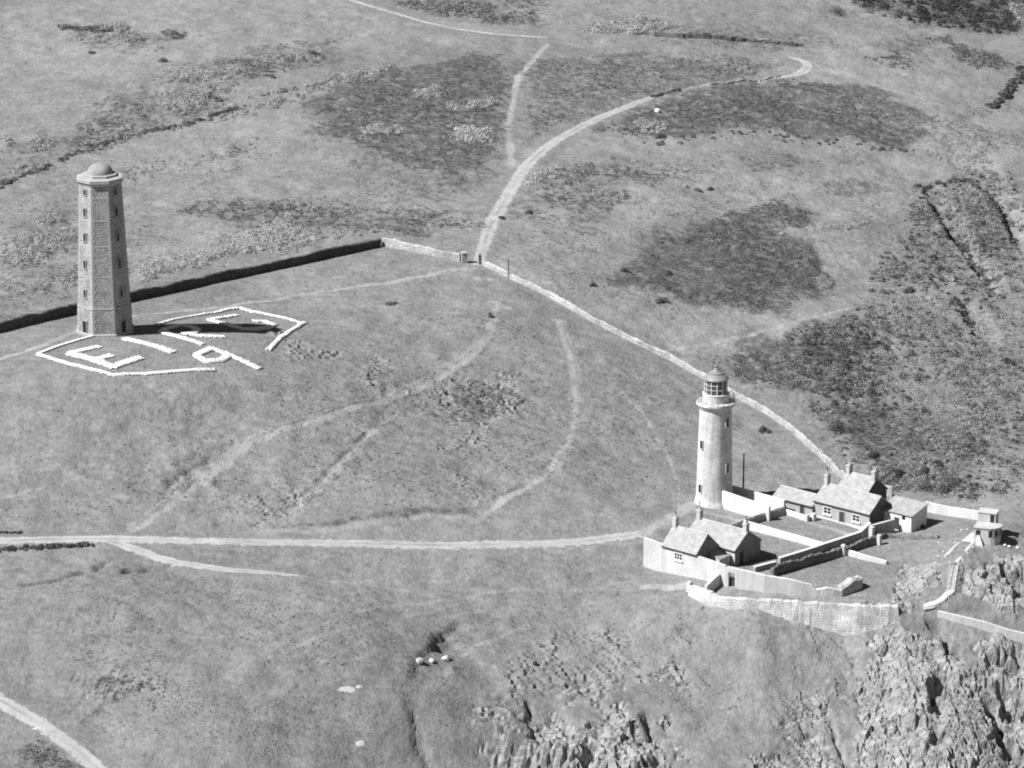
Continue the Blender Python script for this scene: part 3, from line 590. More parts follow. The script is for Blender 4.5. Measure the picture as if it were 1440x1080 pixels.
wall('garden_wall', 'low pale wall running from the dry stone wall to the knoll', [(1187, 780), (1212, 787), (1246, 794)], [.95, .85, .6], .45, M_YARD, .02, group=GW)
wall('dry_stone_wall', 'low rubble wall edging the yard below the outbuilding', [(1236, 760), (1248, 757), (1280, 758.5), (1318, 758)], [.9, .75, .7, .6], .7, M_RUBBLE, .1, group=GW, step=.45)
wall('garden_wall', 'low white wall in front of the annex windows', [(1105, 724), (1134, 733)], [.9, .85], .4, M_LIME, straight=True, group=GW)
wall('yard_wall', 'pale wall from the outbuilding across the grass behind the lookout hut', [(1300, 719), (1345, 727), (1381, 733)], [1.6, 1.5, 1.5], .5, M_YARD, .02, group=GW)
wall('yard_wall', 'textured wall behind the rear roof of the rear cottage', [(1204, 690), (1254, 700)], [1.8, 1.8], .5, M_PALERUB, .05, group=GW)
_q, _, _ = resample(_rp[:, :2], 1.0); _fr = _q + [0, -1.1]; _bk = _q + [0, .6]
_tt = np.linspace(0, 1, len(_q)); _par = np.interp(_tt, [0, .12, .14, .5, .8, 1], [1.0, .9, .4, .25, .1, .0])
_hh = gz(_bk[:, 0], _bk[:, 1]) + _par - gz(_fr[:, 0], _fr[:, 1])
wall('retaining_wall', 'pale rubble retaining wall with ragged foot below the yard path', None, list(np.maximum(_hh, .3)), 1.0, M_RETAIN, .012, group=GW, world=_fr, batter=.45, foot=.35, sink=.8, step=1.3, rnd=.1)
_pp = hits([(991, 824), (1012, 824), (1037, 828), (1075, 833), (1120, 837), (1143, 838), (1150, 838.5), (1160, 838.5), (1170, 838.5), (1183, 838)])
_A_FR = hit(978.7, 813.5)                                   # where the front cottage's wall meets the outside ground
wall('yard_wall', 'tall pale wall sloping down to the right from the doorway to the stone end wall', [(1036, 828.5), (1075, 833.5), (1120, 838), (1141, 839), (1147, 839.2), (1155, 839.2), (1163, 839.4), (1172, 839.5), (1183, 839)], [3.2, 2.75, 2.4, 1.9, 1.2, 1.25, 1.5, 1.3, .9], .5, M_LIME, .02, group=GW)
wall('yard_wall', 'pale wall between the front cottage and the dark doorway', None, [3.6, 3.3], .5, M_YARD, world=[_A_FR[:2] + E1 * .02, hit(1019, 824.5)[:2]], group=GW)
wall('yard_wall', 'tall pale wall left of the front cottage', None, [4.5, 4.6], .5, M_YARD, straight=True, world=[_A_FR[:2] - E1 * 6.45, _A_FR[:2] - E1 * 10.1], group=GW)
wall('wing_wall', 'short wing wall with dark side projecting from the yard wall near the doorway', None, [1.9, 1.9], .4, M_YARD, straight=True, world=[hit(1012, 823.5)[:2], hit(1012, 823.5)[:2] - E2 * 3.2], group=GW)
wall('stone_end_wall', 'thick slanting stone wall end with a dark face above the retaining wall', [(1184, 839.5), (1198, 834), (1213, 827.5)], [1.4, 2.1, 1.9], 1.6, M_PALERUB, .05, rnd=.3, group=GW)
wall('path_wall', 'curved low wall along the cliff path below the knoll', [(1318, 868), (1350, 877), (1385, 887), (1415, 898), (1445, 905), (1480, 906)], [1.0, 1.2, 1.4, 1.5, 1.5, 1.5], .5, M_YARD, .01, straight=True, sink=2.5)

def pier(name, label, u, v, w, h, mat, cap=True, group=None, rz=-TH):
    p = hit(u, v); e = empty(name, (p[0], p[1], p[2]), rz); props(e, label, 'pier', group)
    MB().box(-w / 2, w / 2, -w / 2, w / 2, -.6, h).build('shaft', mat, e)
    if cap: MB().hexa([(x * w * .62, y * w * .62, h) for x, y in ((-1, -1), (1, -1), (1, 1), (-1, 1))], [(x * w * .3, y * w * .3, h + .22) for x, y in ((-1, -1), (1, -1), (1, 1), (-1, 1))]).build('cap', mat, e)
    return e
pier('gate_pier', 'broad pale pier left of the headland gate', 653, 369, 1.0, 1.9, M_DRESS, group='gate piers', rz=R(10))
pier('gate_pier', 'narrow grey pier right of the headland gate', 675, 372, .5, 1.8, M_RUBBLE, group='gate piers', rz=R(10))
pier('garden_pier', 'white pier at the end of the low wall before the annex', 1143, 731.5, .8, 1.1, M_LIME, False, 'garden piers')
pier('garden_pier', 'dark ended pier where the low white annex wall stops', 1134.5, 733, .6, 1.05, M_YARD, False, 'garden piers')
pier('garden_pier', 'pale pier at the start of the yard rubble wall', 1236, 766, .6, 1.6, M_YARD, False, 'garden piers')
pier('garden_pier', 'pale pier at the lit end of the dull grey upright wall', 1225.5, 758, .7, 2.0, M_YARD, False, 'garden piers')
pier('garden_pier', 'small capped pier where the garden walls meet the dry stone wall', 1186, 781, .6, 1.6, M_YARD, True, 'garden piers')
pier('garden_pier', 'pale post at the left end of the low outer wall', 969.5, 831, .7, 1.5, M_YARD, False, 'garden piers')
pier('garden_pier', 'white post at the end of the white dividing garden wall', 1048, 744.5, .5, 1.5, M_LIME, False, 'garden piers')
def pole(label, u, v, h, r, mat=M_WOOD, arms=False):
    p = hit(u, v); e = empty('pole', tuple(p)); props(e, label, 'pole')
    MB().lathe([(r * 1.2, -.5), (r, h * .5), (r * .8, h)], 8).build('shaft', mat, e)
    if arms: MB().box(-.6, .6, -.06, .06, h - .5, h - .38).build('crossarm', mat, e)
    return e
pole('dark telegraph pole behind the back courtyard wall', 1045, 699, 7.4, .13)
pole('thin dark pole beside the boundary wall near the gate', 715, 391, 3.8, .09)

# ------------------------------------------------------------------ cottages
def window_part(parent, x, z, w, h, y=0.0, face='front', panes=(2, 2), sill=True, mat_frame=None):
    """a sash set in a wall: frame, panes and a white sill; face front looks along -y, right along +x, left along -x"""
    mf = mat_frame or M_FRAME
    fr = empty('window', (x, y, z)); fr.parent = parent; fr.rotation_euler = (0, 0, {'front': 0, 'right': math.pi / 2, 'left': -math.pi / 2}[face])
    m = MB(); t = .09
    m.box(-w / 2 - t, -w / 2, -.05, .06, -h / 2 - t, h / 2 + t).box(w / 2, w / 2 + t, -.05, .06, -h / 2 - t, h / 2 + t)
    m.box(-w / 2, w / 2, -.047, .06, h / 2, h / 2 + t).box(-w / 2, w / 2, -.047, .06, -h / 2 - t, -h / 2)
    for i in range(1, panes[0]): m.box(-w / 2 + w * i / panes[0] - .04, -w / 2 + w * i / panes[0] + .04, -.044, .05, -h / 2, h / 2)
    for j in range(1, panes[1]): m.box(-w / 2, w / 2, -.041, .05, -h / 2 + h * j / panes[1] - .03, -h / 2 + h * j / panes[1] + .03)
    m.build('frame', mf, fr)
    pw, ph = w / panes[0], h / panes[1]
    for i in range(panes[0]):
        for j in range(panes[1]):
            MB().box(-w / 2 + pw * i + .02, -w / 2 + pw * (i + 1) - .02, -.012, .045, -h / 2 + ph * j + .02, -h / 2 + ph * (j + 1) - .02).build('pane', M_GLASS, fr)
    if sill: MB().box(-w / 2 - .18, w / 2 + .18, -.2, .0, -h / 2 - t - .2, -h / 2 - t - .003).build('sill', mf, fr)
    return fr
def door_part(parent, x, w, h, y=0.0, mat=None, z0=0.0):
    d = MB().box(x - w / 2, x + w / 2, y - .03, y + .08, z0, z0 + h).build('door', mat or M_WOOD, parent)
    m = MB(); m.box(x - w / 2 - .1, x - w / 2, y - .08, y + .05, z0, z0 + h + .1).box(x + w / 2, x + w / 2 + .1, y - .08, y + .05, z0, z0 + h + .1).box(x - w / 2, x + w / 2, y - .077, y + .05, z0 + h, z0 + h + .1)
    m.build('door_frame', M_PLASTER, d); return d
def chimney(parent, x, y, z, w, d, h, pots=1, flue=0.0):
    c = MB().box(x - w / 2, x + w / 2, y - d / 2, y + d / 2, z - 1.2, z + h).box(x - w / 2 - .07, x + w / 2 + .07, y - d / 2 - .07, y + d / 2 + .07, z + h - .25, z + h - .1).build('chimney', M_CHIM, parent)
    for k in range(pots):
        px = x + (k - (pots - 1) / 2) * .35
        MB().lathe([(.13, 0), (.15, .1), (.11, .5), (.13, .55)], 10).build('chimney_pot', M_CHIM, c, loc=(px, y, z + h - .005))
    if flue: MB().lathe([(.08, 0), (.08, flue), (.12, flue), (.12, flue + .15)], 8).build('flue', M_WOOD, c, loc=(x, y, z + h))
    return c
def gabled(parent, x0, x1, y0, y1, eave, rise, wall_mat, verge=.12, over=.15, plinth=None, sink=1.0, thick=.14, names=('wall', 'roof'), gable=None):
    """long walls along x, ridge along x"""
    ym = (y0 + y1) / 2
    w = MB(); sec = [(y0, -sink), (y0, eave), (ym, eave + rise - .02), (y1, eave), (y1, -sink)]
    w.add([(x0, y, z) for y, z in sec] + [(x1, y, z) for y, z in sec], [(0, 1, 2, 3, 4), (9, 8, 7, 6, 5), (0, 5, 6, 1), (3, 8, 9, 4), (1, 6, 7, 2), (2, 7, 8, 3), (4, 9, 5, 0)])
    w.build(names[0], wall_mat, parent)
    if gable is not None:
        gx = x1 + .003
        MB().hexa([(gx, y0 + .02, -.5), (gx, y1 - .02, -.5), (gx, y1 - .02, eave - .02), (gx, ym, eave + rise - .06), (gx, y0 + .02, eave - .02)], [(gx + .05, y0 + .02, -.5), (gx + .05, y1 - .02, -.5), (gx + .05, y1 - .02, eave - .02), (gx + .05, ym, eave + rise - .06), (gx + .05, y0 + .02, eave - .02)]).build('dark_gable_slab', gable, parent)  # darker slab over the right gable only; the left keeps the wall colour
    sl = rise / ((y1 - y0) / 2); r = empty(names[1], (0, 0, 0)) if False else None
    roofs = []
    for s in (0, 1):
        run = (y1 - y0) / 2 + over; ang = math.atan(sl); ln = run / math.cos(ang)
        o = MB().box(x0 - verge, x1 + verge, 0, ln, 0, thick).build(names[1], M_SLATE, parent)
        if s == 0: o.location = (0, y0 - over, eave - over * sl + .02); o.rotation_euler = (ang, 0, 0)
        else: o.location = (x0 + x1, y1 + over, eave - over * sl + .02); o.rotation_euler = (ang, 0, math.pi)
        roofs.append(o)
    for yy in (y0 - over - .05, y1 + over + .05): MB().bar((x0 - verge, yy, eave - over * sl - .02), (x1 + verge, yy, eave - over * sl - .02), .08, 6).build('gutter', M_WOOD, parent)
    MB().bar((x0 - verge, ym, eave + rise + thick + .03), (x1 + verge, ym, eave + rise + thick + .03), .11, 8).build('ridge_tiles', M_CHIM, parent)
    return roofs
def house(name, label, origin, group):
    e = empty(name, (origin[0], origin[1], origin[2]), -TH); return props(e, label, 'cottage', group)
GC = 'keepers cottages'
# rear cottage: front range with a lower annex, and a second range behind
o = hit(1222, 748.5); o[:2] -= E1 * 10.6; o[2] = float(gz(o[0], o[1])) * .5 + float(gz(*(o[:2] + E1 * 10.6))) * .5
h1 = house('cottage', 'rear grey fronted cottage with two parallel slate roofs and dark doorway', o, GC)
gabled(h1, 0, 10.6, 0, 6.0, 2.75, 2.05, M_PLASTER, gable=M_GABLE_DK)
gabled(h1, .05, 5.6, 6.02, 12.0, 2.9, 2.3, M_PLASTER, names=('rear_wall', 'rear_roof'), gable=M_GABLE_DK)
MB().box(-.03, 10.63, -.06, .02, -.6, .35).build('plinth', M_LIME, h1)
window_part(h1, 2.6, 1.65, 1.3, 1.0); window_part(h1, 8.1, 1.6, 1.3, 1.0); door_part(h1, 5.4, .95, 2.05)
chimney(h1, .35, 3.0, 4.75, .6, .9, 1.7, 1, .9); chimney(h1, .4, 9.0, 5.1, .65, 1.0, 1.5, 2); chimney(h1, 5.3, 9.0, 5.1, .7, 1.1, 1.5, 2)
window_part(h1, 5.6, 2.3, .8, .9, 8.8, 'right')
# annex on its left
an = house('annex', 'low slate roofed annex at the left end of the rear cottage', (o[0], o[1], o[2] - .2), None); an['category'] = 'outbuilding'
gabled(an, -7.7, -.06, -.35, 4.0, 2.0, 1.15, M_PLASTER)
window_part(an, -5.4, 1.2, .75, .9, -.35, sill=False); door_part(an, -2.0, .8, 1.75, -.35, M_WOOD)
# outbuilding to the right: one slope falling to the front
o2 = hit(1281, 749); sh = empty('outbuilding', tuple(o2), -TH); props(sh, 'outbuilding with single slope slate roof and dark end wall beside the rear cottage', 'outbuilding')
w = MB(); sec = [(0, -2.0), (0, 2.6), (4.4, 3.5), (4.4, -2.5)]
w.add([(-6.0, y, z) for y, z in sec] + [(0, y, z) for y, z in sec], [(0, 1, 2, 3), (7, 6, 5, 4), (0, 4, 5, 1), (1, 5, 6, 2), (2, 6, 7, 3), (3, 7, 4, 0)]).build('wall', M_LIME, sh)
ang = math.atan(.9 / 4.4); rf = MB().box(-6.15, .2, 0, 4.9, 0, .14).build('roof', M_SLATE, sh); rf.location = (0, -.2, 2.6 - .2 * .9 / 4.4 + .02); rf.rotation_euler = (ang, 0, 0)
MB().box(-1.75, -1.15, -.04, .06, 1.85, 2.45).build('window', M_GLASS, sh)
MB().box(.0, .06, 2.6, 3.5, -1.2, .5).build('hatch', M_DARK, sh)
MB().box(-3.2, -2.3, -.05, .05, 0, 1.9).build('door', M_WOOD, sh)
# front cottages
oa = _A_FR.copy(); oa[:2] -= E1 * 6.4; oa[2] = _A_FR[2]
ha = house('cottage', 'front cottage built on the tall yard wall, with high small window', oa, GC)
gabled(ha, 0, 6.4, 0.0, 5.4, 3.85, 2.4, M_YARD, sink=2.5, gable=M_GABLE_MID)
window_part(ha, 3.0, 2.75, 1.35, .95, panes=(3, 2)); chimney(ha, .3, 2.7, 6.25, .7, .8, 1.5, 1, .8)
MB().box(6.39, 6.45, 3.3, 4.2, .3, 2.2).build('side_door', M_WOOD, ha)
ob = _A_FR[:2] + E1 * (2.7 - 9.6) + E2 * 6.1; zb = float(gz(*(ob + E1 * 9.6)))
hb = house('cottage', 'front cottage set back behind the yard wall, with chimneys at both ends', (ob[0], ob[1], zb + .2), GC)
gabled(hb, 0, 9.6, 0, 6.6, 2.5, 2.2, M_YARD, sink=2.0, gable=M_GABLE_MID)
chimney(hb, .35, 3.3, 4.7, .7, .8, 1.5, 1, 1.2); chimney(hb, 9.2, 3.3, 4.7, .7, .8, 1.3, 1, .9)
window_part(hb, 8.2, 1.4, 1.0, 1.0); MB().box(9.59, 9.66, 1.2, 2.2, -.2, 1.9).build('door', M_WOOD, hb)
# linking shed behind the front cottage
lk = empty('lean_to_shed', (oa[0] + E1[0] * 6.5 + E2[0] * 3.2, oa[1] + E1[1] * 6.5 + E2[1] * 3.2, zb), -TH); props(lk, 'small lean to shed in the corner between the two front cottages', 'shed')
MB().hexa([(0, 0, -1), (1.9, 0, -1), (1.9, 2.6, -1), (0, 2.6, -1)], [(0, 0, 2.5), (1.9, 0, 1.9), (1.9, 2.6, 1.9), (0, 2.6, 2.5)]).build('wall', M_YARD, lk)
MB().hexa([(0, -.1, 2.52), (2.05, -.1, 1.88), (2.05, 2.7, 1.88), (0, 2.7, 2.52)], [(0, -.1, 2.62), (2.05, -.1, 1.98), (2.05, 2.7, 1.98), (0, 2.7, 2.62)]).build('roof', M_SLATE, lk)
# doorway in the yard wall
dw_a, dw_b = hit(1019, 824.5), hit(1037, 828.3)
dv = dw_b[:2] - dw_a[:2]; dl = float(np.hypot(*dv)); dg = empty('yard_doorway', tuple(dw_a), math.atan2(dv[1], dv[0])); props(dg, 'doorway with dark opening in the pale yard wall below the front cottage', 'doorway')
m = MB(); m.box(.0, dl * .28, 0, .6, -.8, 3.1).box(dl * .78, dl, 0, .6, -.8, 3.1).box(dl * .28, dl * .78, 0, .6, 2.35, 3.1); m.build('surround', M_YARD, dg)
MB().box(dl * .28 + .05, dl * .78 - .05, .42, .5, -.3, 1.1).build('gate', M_WOOD, dg)
m = MB()
for k in range(6): m.box(dl * .28 + .1 + k * (dl * .5 - .2) / 5.6, dl * .28 + .18 + k * (dl * .5 - .2) / 5.6, .44, .48, 1.1, 1.6)
m.build('gate_bars', M_WOOD, dg)

# ------------------------------------------------------------------ lighthouse
lp = hit(1004, 706.5); LH = empty('lighthouse', tuple(lp), math.atan2(-lp[0], lp[1]) * -1); props(LH, 'white round lighthouse with railed gallery and glazed lantern', 'lighthouse')
def lh_r(z): return 2.95 - .42 * (z / 16.2) + .25 * max(0, 1 - z / 1.2) ** 2
M_LHW = surf('lighthouse_limewash', .53, .2, .45, 2.2, .14, .9, .015, .34)
MB().lathe([(lh_r(0), -1.5)] + [(lh_r(z), z) for z in np.linspace(0, 15.9, 28)], 64).build('tower', M_LHW, LH, True)
MB().lathe([(lh_r(15.8), 15.75), (lh_r(15.8) + .12, 15.9), (lh_r(15.8) + .3, 16.3), (3.05, 16.55), (3.1, 16.6), (3.1, 16.92), (2.0, 16.96)], 64).build('gallery', M_LHW, LH, True)
rail = empty('railing', (0, 0, 0)); rail.parent = LH
for k in range(20):
    a = 2 * math.pi * k / 20; c, s_ = math.cos(a) * 3.0, math.sin(a) * 3.0
    MB().bar((c, s_, 16.9), (c, s_, 18.05), .035, 6).build('baluster', M_METAL, rail)
for z in (17.3, 17.68, 18.05):
    m = MB(); n = 40; pts = [(3.0 * math.cos(2 * math.pi * k / n), 3.0 * math.sin(2 * math.pi * k / n), z) for k in range(n)]
    for k in range(n): m.bar(pts[k], pts[(k + 1) % n], .03, 5)
    m.build('handrail', M_METAL, rail)
MB().lathe([(2.05, 16.93), (2.05, 18.2), (2.12, 18.22), (2.12, 18.34), (1.6, 18.36)], 48).build('lantern_base', M_LIME, LH, True)
lan = empty('lantern', (0, 0, 0)); lan.parent = LH
NP = 12
for k in range(NP):
    a0, a1 = 2 * math.pi * (k + .06) / NP, 2 * math.pi * (k + .94) / NP
    q = lambda a, r, z: (r * math.cos(a), r * math.sin(a), z)
    MB().hexa([q(a0, 1.78, 18.36), q(a1, 1.78, 18.36), q(a1, 1.74, 18.36), q(a0, 1.74, 18.36)], [q(a0, 1.78, 20.6), q(a1, 1.78, 20.6), q(a1, 1.74, 20.6), q(a0, 1.74, 20.6)]).build('pane', M_LGLASS, lan)
    a = 2 * math.pi * k / NP; MB().bar(q(a, 1.8, 18.34), q(a, 1.8, 20.6), .06, 6).build('glazing_bar', M_FRAME, lan)
n = 48
for z in (19.15, 19.9):
    m = MB()
    for k in range(n): m.bar((1.8 * math.cos(2 * math.pi * k / n), 1.8 * math.sin(2 * math.pi * k / n), z), (1.8 * math.cos(2 * math.pi * (k + 1) / n), 1.8 * math.sin(2 * math.pi * (k + 1) / n), z), .03, 4)
    m.build('glazing_ring', M_FRAME, lan)
MB().lathe([(.5, 18.36), (.75, 18.6), (.9, 19.4), (.75, 20.3), (.4, 20.5)], 24).build('lens', M_GLASS, lan, True)
LR = MB().lathe([(1.9, 20.58), (2.0, 20.62), (2.0, 20.78), (1.85, 20.95), (1.55, 21.25), (1.25, 21.45), (1.15, 21.5), (1.15, 21.66), (.95, 21.74), (.5, 22.05), (.18, 22.4), (.12, 22.55)], 48).build('lantern_roof', M_METAL, LH, True)
MB().lathe([(.05, 22.5), (.22, 22.58), (.3, 22.75), (.22, 22.92), (.05, 23.0)], 16).build('ball_finial', M_METAL, LR, True)
MB().bar((0, 0, 22.95), (0, 0, 24.2), .035).box(-.55, .1, -.02, .02, 23.75, 23.95).build('weather_vane', M_METAL, LR)
def lh_win(adeg, z, w=.62, h=1.35):
    a = R(-90 + adeg); e = empty('window', (lh_r(z) * math.cos(a), lh_r(z) * math.sin(a), z)); e.parent = LH; e.rotation_euler = (0, 0, a + math.pi / 2)
    MB().box(-w / 2, w / 2, -.06, .2, -h / 2, h / 2).build('pane', M_GLASS, e)
    MB().box(-w / 2 - .1, -w / 2, -.12, .2, -h / 2 - .1, h / 2 + .1).box(w / 2, w / 2 + .1, -.12, .2, -h / 2 - .1, h / 2 + .1).box(-w / 2, w / 2, -.117, .2, h / 2, h / 2 + .1).box(-w / 2, w / 2, -.18, .2, -h / 2 - .1, -h / 2).build('surround', M_LHW, e)
for a, z in ((-57, 10.2), (-57, 2.9), (39, 14.0), (39, 6.4), (40, 1.2), (150, 9)): lh_win(a, z)

# ------------------------------------------------------------------ octagonal tower
tp = hit(148, 466.5); TW = empty('octagonal_tower', (tp[0], tp[1], tp[2] - .15), math.atan2(tp[0], tp[1]) * -1 + R(-2.5)); props(TW, 'tall tapering octagonal stone tower with cornice and small dome', 'tower')
def t_r(z): return 4.85 - .02 * z if z < 5.3 else 4.62 - .94 * (z - 5.3) / 20.9
def octa(r, z): return [(r * math.cos(R(22.5 + 45 * k)), r * math.sin(R(22.5 + 45 * k)), z) for k in range(8)]
def ring8(secs):
    vs_ = [p for r, z in secs for p in octa(r, z)]; n = len(secs)
    fs = [(i * 8 + k, i * 8 + (k + 1) % 8, (i + 1) * 8 + (k + 1) % 8, (i + 1) * 8 + k) for i in range(n - 1) for k in range(8)]
    return MB().add(vs_, fs + [tuple(reversed(range(8))), tuple(range((n - 1) * 8, n * 8))])
ring8([(4.87, -1.5), (t_r(5.25), 5.25)]).build('lower_wall', M_STONE, TW)
ring8([(t_r(5.31), 5.25), (t_r(26.2), 26.2)]).build('upper_wall', M_STONE, TW)
ring8([(5.1, -1.2), (5.1, .85), (4.86, 1.0)]).build('plinth', M_DRESS, TW)
for z in (5.25, 10.6, 15.8, 20.1, 23.9):
    b = t_r(z - .02) + .05; ring8([(b - .03, z - .14), (b, z), (b - .04, z + .14)]).build('string_course', M_DRESS, TW)
for k in range(8):                                              # alternating corner stones
    a = R(22.5 + 45 * k); m = MB(); z = 1.0; i = 0
    while z < 26.0:
        hq = .62; zt = min(z + hq - .04, 26.1); ln = .62 if i % 2 else .42
        d1 = Vector((math.cos(a + R(112.5)), math.sin(a + R(112.5)))); d2 = Vector((math.cos(a - R(112.5)), math.sin(a - R(112.5)))); dn = Vector((math.cos(a), math.sin(a)))
        def sec(zz):
            r = t_r(zz); c = dn * (r + .035); b = dn * (r - .5)
            return [(c.x, c.y, zz), ((c + d1 * ln).x, (c + d1 * ln).y, zz), (b.x, b.y, zz), ((c + d2 * ln).x, (c + d2 * ln).y, zz)]
        m.hexa(sec(z), sec(zt)); z += hq; i += 1
    m.build('corner_quoins', M_DRESS, TW)
ring8([(3.72, 25.9), (3.8, 26.1), (4.0, 26.3), (4.12, 26.45), (4.12, 26.95), (3.8, 27.05), (3.0, 27.1)]).build('cornice', M_DRESS, TW)
ring8([(2.95, 27.0), (2.95, 27.45), (2.7, 27.5)]).build('parapet', M_DRESS, TW)
MB().lathe([(2.2 * math.cos(t), 27.38 + 1.85 * math.sin(t)) for t in np.linspace(0, math.pi / 2 - .05, 14)], 40).build('dome', M_DOME, TW, True)
for face in (-135, -45, 45, 135):                               # windows on every second face
    a = R(face); nrm = Vector((math.cos(a), math.sin(a)))
    for z in (3, 7.6, 12.6, 17.2, 21.4, 24.8):
        zc = z if z > 3 else 1.9; hh = {3: 2.1, 24.8: .9}.get(z, 1.35); ww = .95 if z == 3 else .5
        r = t_r(zc) * math.cos(R(22.5)); e = empty('window' if z > 3 else 'door', (nrm.x * r, nrm.y * r, zc)); e.parent = TW; e.rotation_euler = (0, 0, a + math.pi / 2)
        MB().box(-ww / 2, ww / 2, -.07, .3, -hh / 2, hh / 2).build('opening', M_DARK, e)
        MB().box(-ww / 2 - .16, -ww / 2, -.15, .3, -hh / 2, hh / 2 + .16).box(ww / 2, ww / 2 + .16, -.15, .3, -hh / 2, hh / 2 + .16).box(-ww / 2, ww / 2, -.147, .3, hh / 2, hh / 2 + .16).box(-ww / 2 - .2, ww / 2 + .2, -.2, .3, -hh / 2 - .15, -hh / 2 - .003).build('surround', M_STONE, e)

# ------------------------------------------------------------------ the stone letters on the grass
_stone = []
for k in range(6):
    b = np.array([(x, y, z) for z in (-.5, .5) for y in (-.5, .5) for x in (-.5, .5)], float) * rng.uniform(.75, 1.1, (8, 3)); _stone.append(b)
_sf = np.array([(0, 2, 3, 1), (4, 5, 7, 6), (0, 1, 5, 4), (1, 3, 7, 5), (3, 2, 6, 7), (2, 0, 4, 6)])
def stones(name, label, strokes, width, group, cat):
    V, Fs, n = [], [], 0
    for st in strokes:
        P = hits([(40 + x / 3.6, 420 + y / 3.6) for x, y in st])[:, :2]
        L = np.hypot(*np.diff(P, axis=0).T).sum(); C, t, _ = resample(P, .26) if len(st) > 2 and cat == 'curve' else (np.array([[np.interp(s, np.linspace(0, 1, len(P)), P[:, 0]), np.interp(s, np.linspace(0, 1, len(P)), P[:, 1])] for s in np.linspace(0, 1, max(2, int(L / .26)))]), None, None)
        T = np.gradient(C, axis=0); T /= np.linalg.norm(T, axis=1)[:, None] + 1e-9; N = np.stack([-T[:, 1], T[:, 0]], -1)
        for hw in (width / 2,):
            lq, rq = C - N * hw, C + N * hw; nb = len(C)
            B4 = np.stack([np.column_stack([q, gz(q[:, 0], q[:, 1]) + dz]) for q, dz in ((lq, -.1), (lq, .24), (rq, .24), (rq, -.1))], 1).reshape(-1, 3)
            ii = np.arange(nb * 4).reshape(nb, 4); V.append(B4); Fs.append(np.concatenate([np.stack([ii[:-1, k], ii[1:, k], ii[1:, k + 1], ii[:-1, k + 1]], -1) for k in range(3)] + [ii[:1], ii[-1:]]) + n); n += nb * 4
        for i, c in enumerate(C):
            for s in np.arange(-width / 2 + .15, width / 2, .3):
                p = c + N[i] * (s + rng.normal(0, .06)) + rng.normal(0, .05, 2); sz = rng.uniform(.22, .36); a = rng.uniform(0, 6.28)
                b = _stone[rng.integers(6)] * [sz, sz, sz * .75]; b = np.column_stack([b[:, 0] * math.cos(a) - b[:, 1] * math.sin(a), b[:, 0] * math.sin(a) + b[:, 1] * math.cos(a), b[:, 2]])
                V.append(b + [p[0], p[1], float(gz(p[0], p[1])) + .14]); Fs.append(_sf + n); n += 8
    V = np.vstack(V); org = V.mean(0); o = fast(name, V - org, np.vstack(Fs), M_WSTONE); o.location = org
    return props(o, label, cat, group)
GL = 'whitewashed stone lettering'
stones('stone_letter', 'white stone letter E below the tower, leftmost of the lettering', [[(205, 280), (435, 350)], [(210, 280), (358, 246)], [(325, 315), (425, 291)], [(430, 350), (568, 301)]], 1.35, GL, 'letter')
stones('stone_letter', 'white stone letter I, a single bar right of the tower foot', [[(488, 204), (735, 273)]], 1.6, GL, 'letter')
stones('stone_letter', 'white stone letter R with its loop in the tower shadow', [[(672, 172), (885, 233)], [(785, 178), (880, 190), (992, 195)], [(672, 172), (700, 153), (760, 139), (825, 144), (856, 160), (840, 174), (790, 182)]], 1.3, GL, 'letter')
stones('stone_letter', 'white stone letter E at the right end, partly in the tower shadow', [[(918, 109), (1058, 86)], [(918, 109), (1085, 156)], [(1075, 156), (1150, 157), (1215, 148), (1240, 132), (1200, 117), (1140, 116)]], 1.25, GL, 'letter')
stones('stone_numeral', 'white stone numeral 9 at the lower right of the lettering', [[(930, 253), (1172, 356)], [(1012, 293), (975, 315), (900, 319), (850, 290), (930, 253)]], 1.3, GL, 'numeral')
stones('stone_border', 'white stone border line round the left side of the lettering', [[(328, 193), (48, 284), (210, 333), (430, 390), (620, 381), (850, 362), (942, 363)]], .7, GL, 'border')
stones('stone_border', 'white stone border line round the right side of the lettering', [[(645, 136), (720, 112), (900, 79), (1065, 47), (1290, 97), (1398, 130)], [(1398, 122), (1290, 190), (1218, 262)]], .7, GL, 'border')

# ------------------------------------------------------------------ lookout hut on the knoll
kp = hit(1387, 759); KZ = kp[2] - .1
hut = empty('lookout_hut', (kp[0], kp[1], KZ), R(-20)); hut.scale = (.88, .88, .88); props(hut, 'concrete lookout hut with rounded bay and flat roof on the knoll', 'hut')
arc = lambda r, z, n=7: [(.5 + r * math.sin(R(a)), -r * math.cos(R(a)) + .6, z) for a in np.linspace(-8, 128, n)]
plan = lambda r, z: [(-1.9 - (r - 1.9), 1.8, z), (-1.9 - (r - 1.9), -1.3 - (r - 1.9), z)] + arc(r, z) + [(1.0, 1.8, z)]
MB().hexa(plan(1.9, -1.2), plan(1.9, 2.55)).build('wall', M_CONC, hut)
MB().hexa(plan(2.06, 2.55), plan(2.06, 2.72)).build('roof_slab', M_CONC, hut)
for a in (15, 45, 75, 105):
    an_ = R(a - 90); c, s_ = math.cos(an_), math.sin(an_); rr = 1.9 * math.cos(R(11.3)) + .02
    e = empty('window', (.5 + rr * c, .6 + rr * s_, 1.65)); e.parent = hut; e.rotation_euler = (0, 0, an_ + math.pi / 2)
    MB().box(-.34, .34, -.03, .12, -.55, .55).build('pane', M_GLASS, e)
    MB().box(-.42, -.34, -.06, .12, -.62, .62).box(.34, .42, -.06, .12, -.62, .62).build('frame', M_CONC, e)
MB().box(-1.6, -.85, -1.36, -1.28, 1.1, 2.2).build('side_window', M_DARK, hut)
MB().box(-2.0, 1.1, 1.83, 4.1, -1.2, 4.3).build('rear_block', M_CONC, hut)
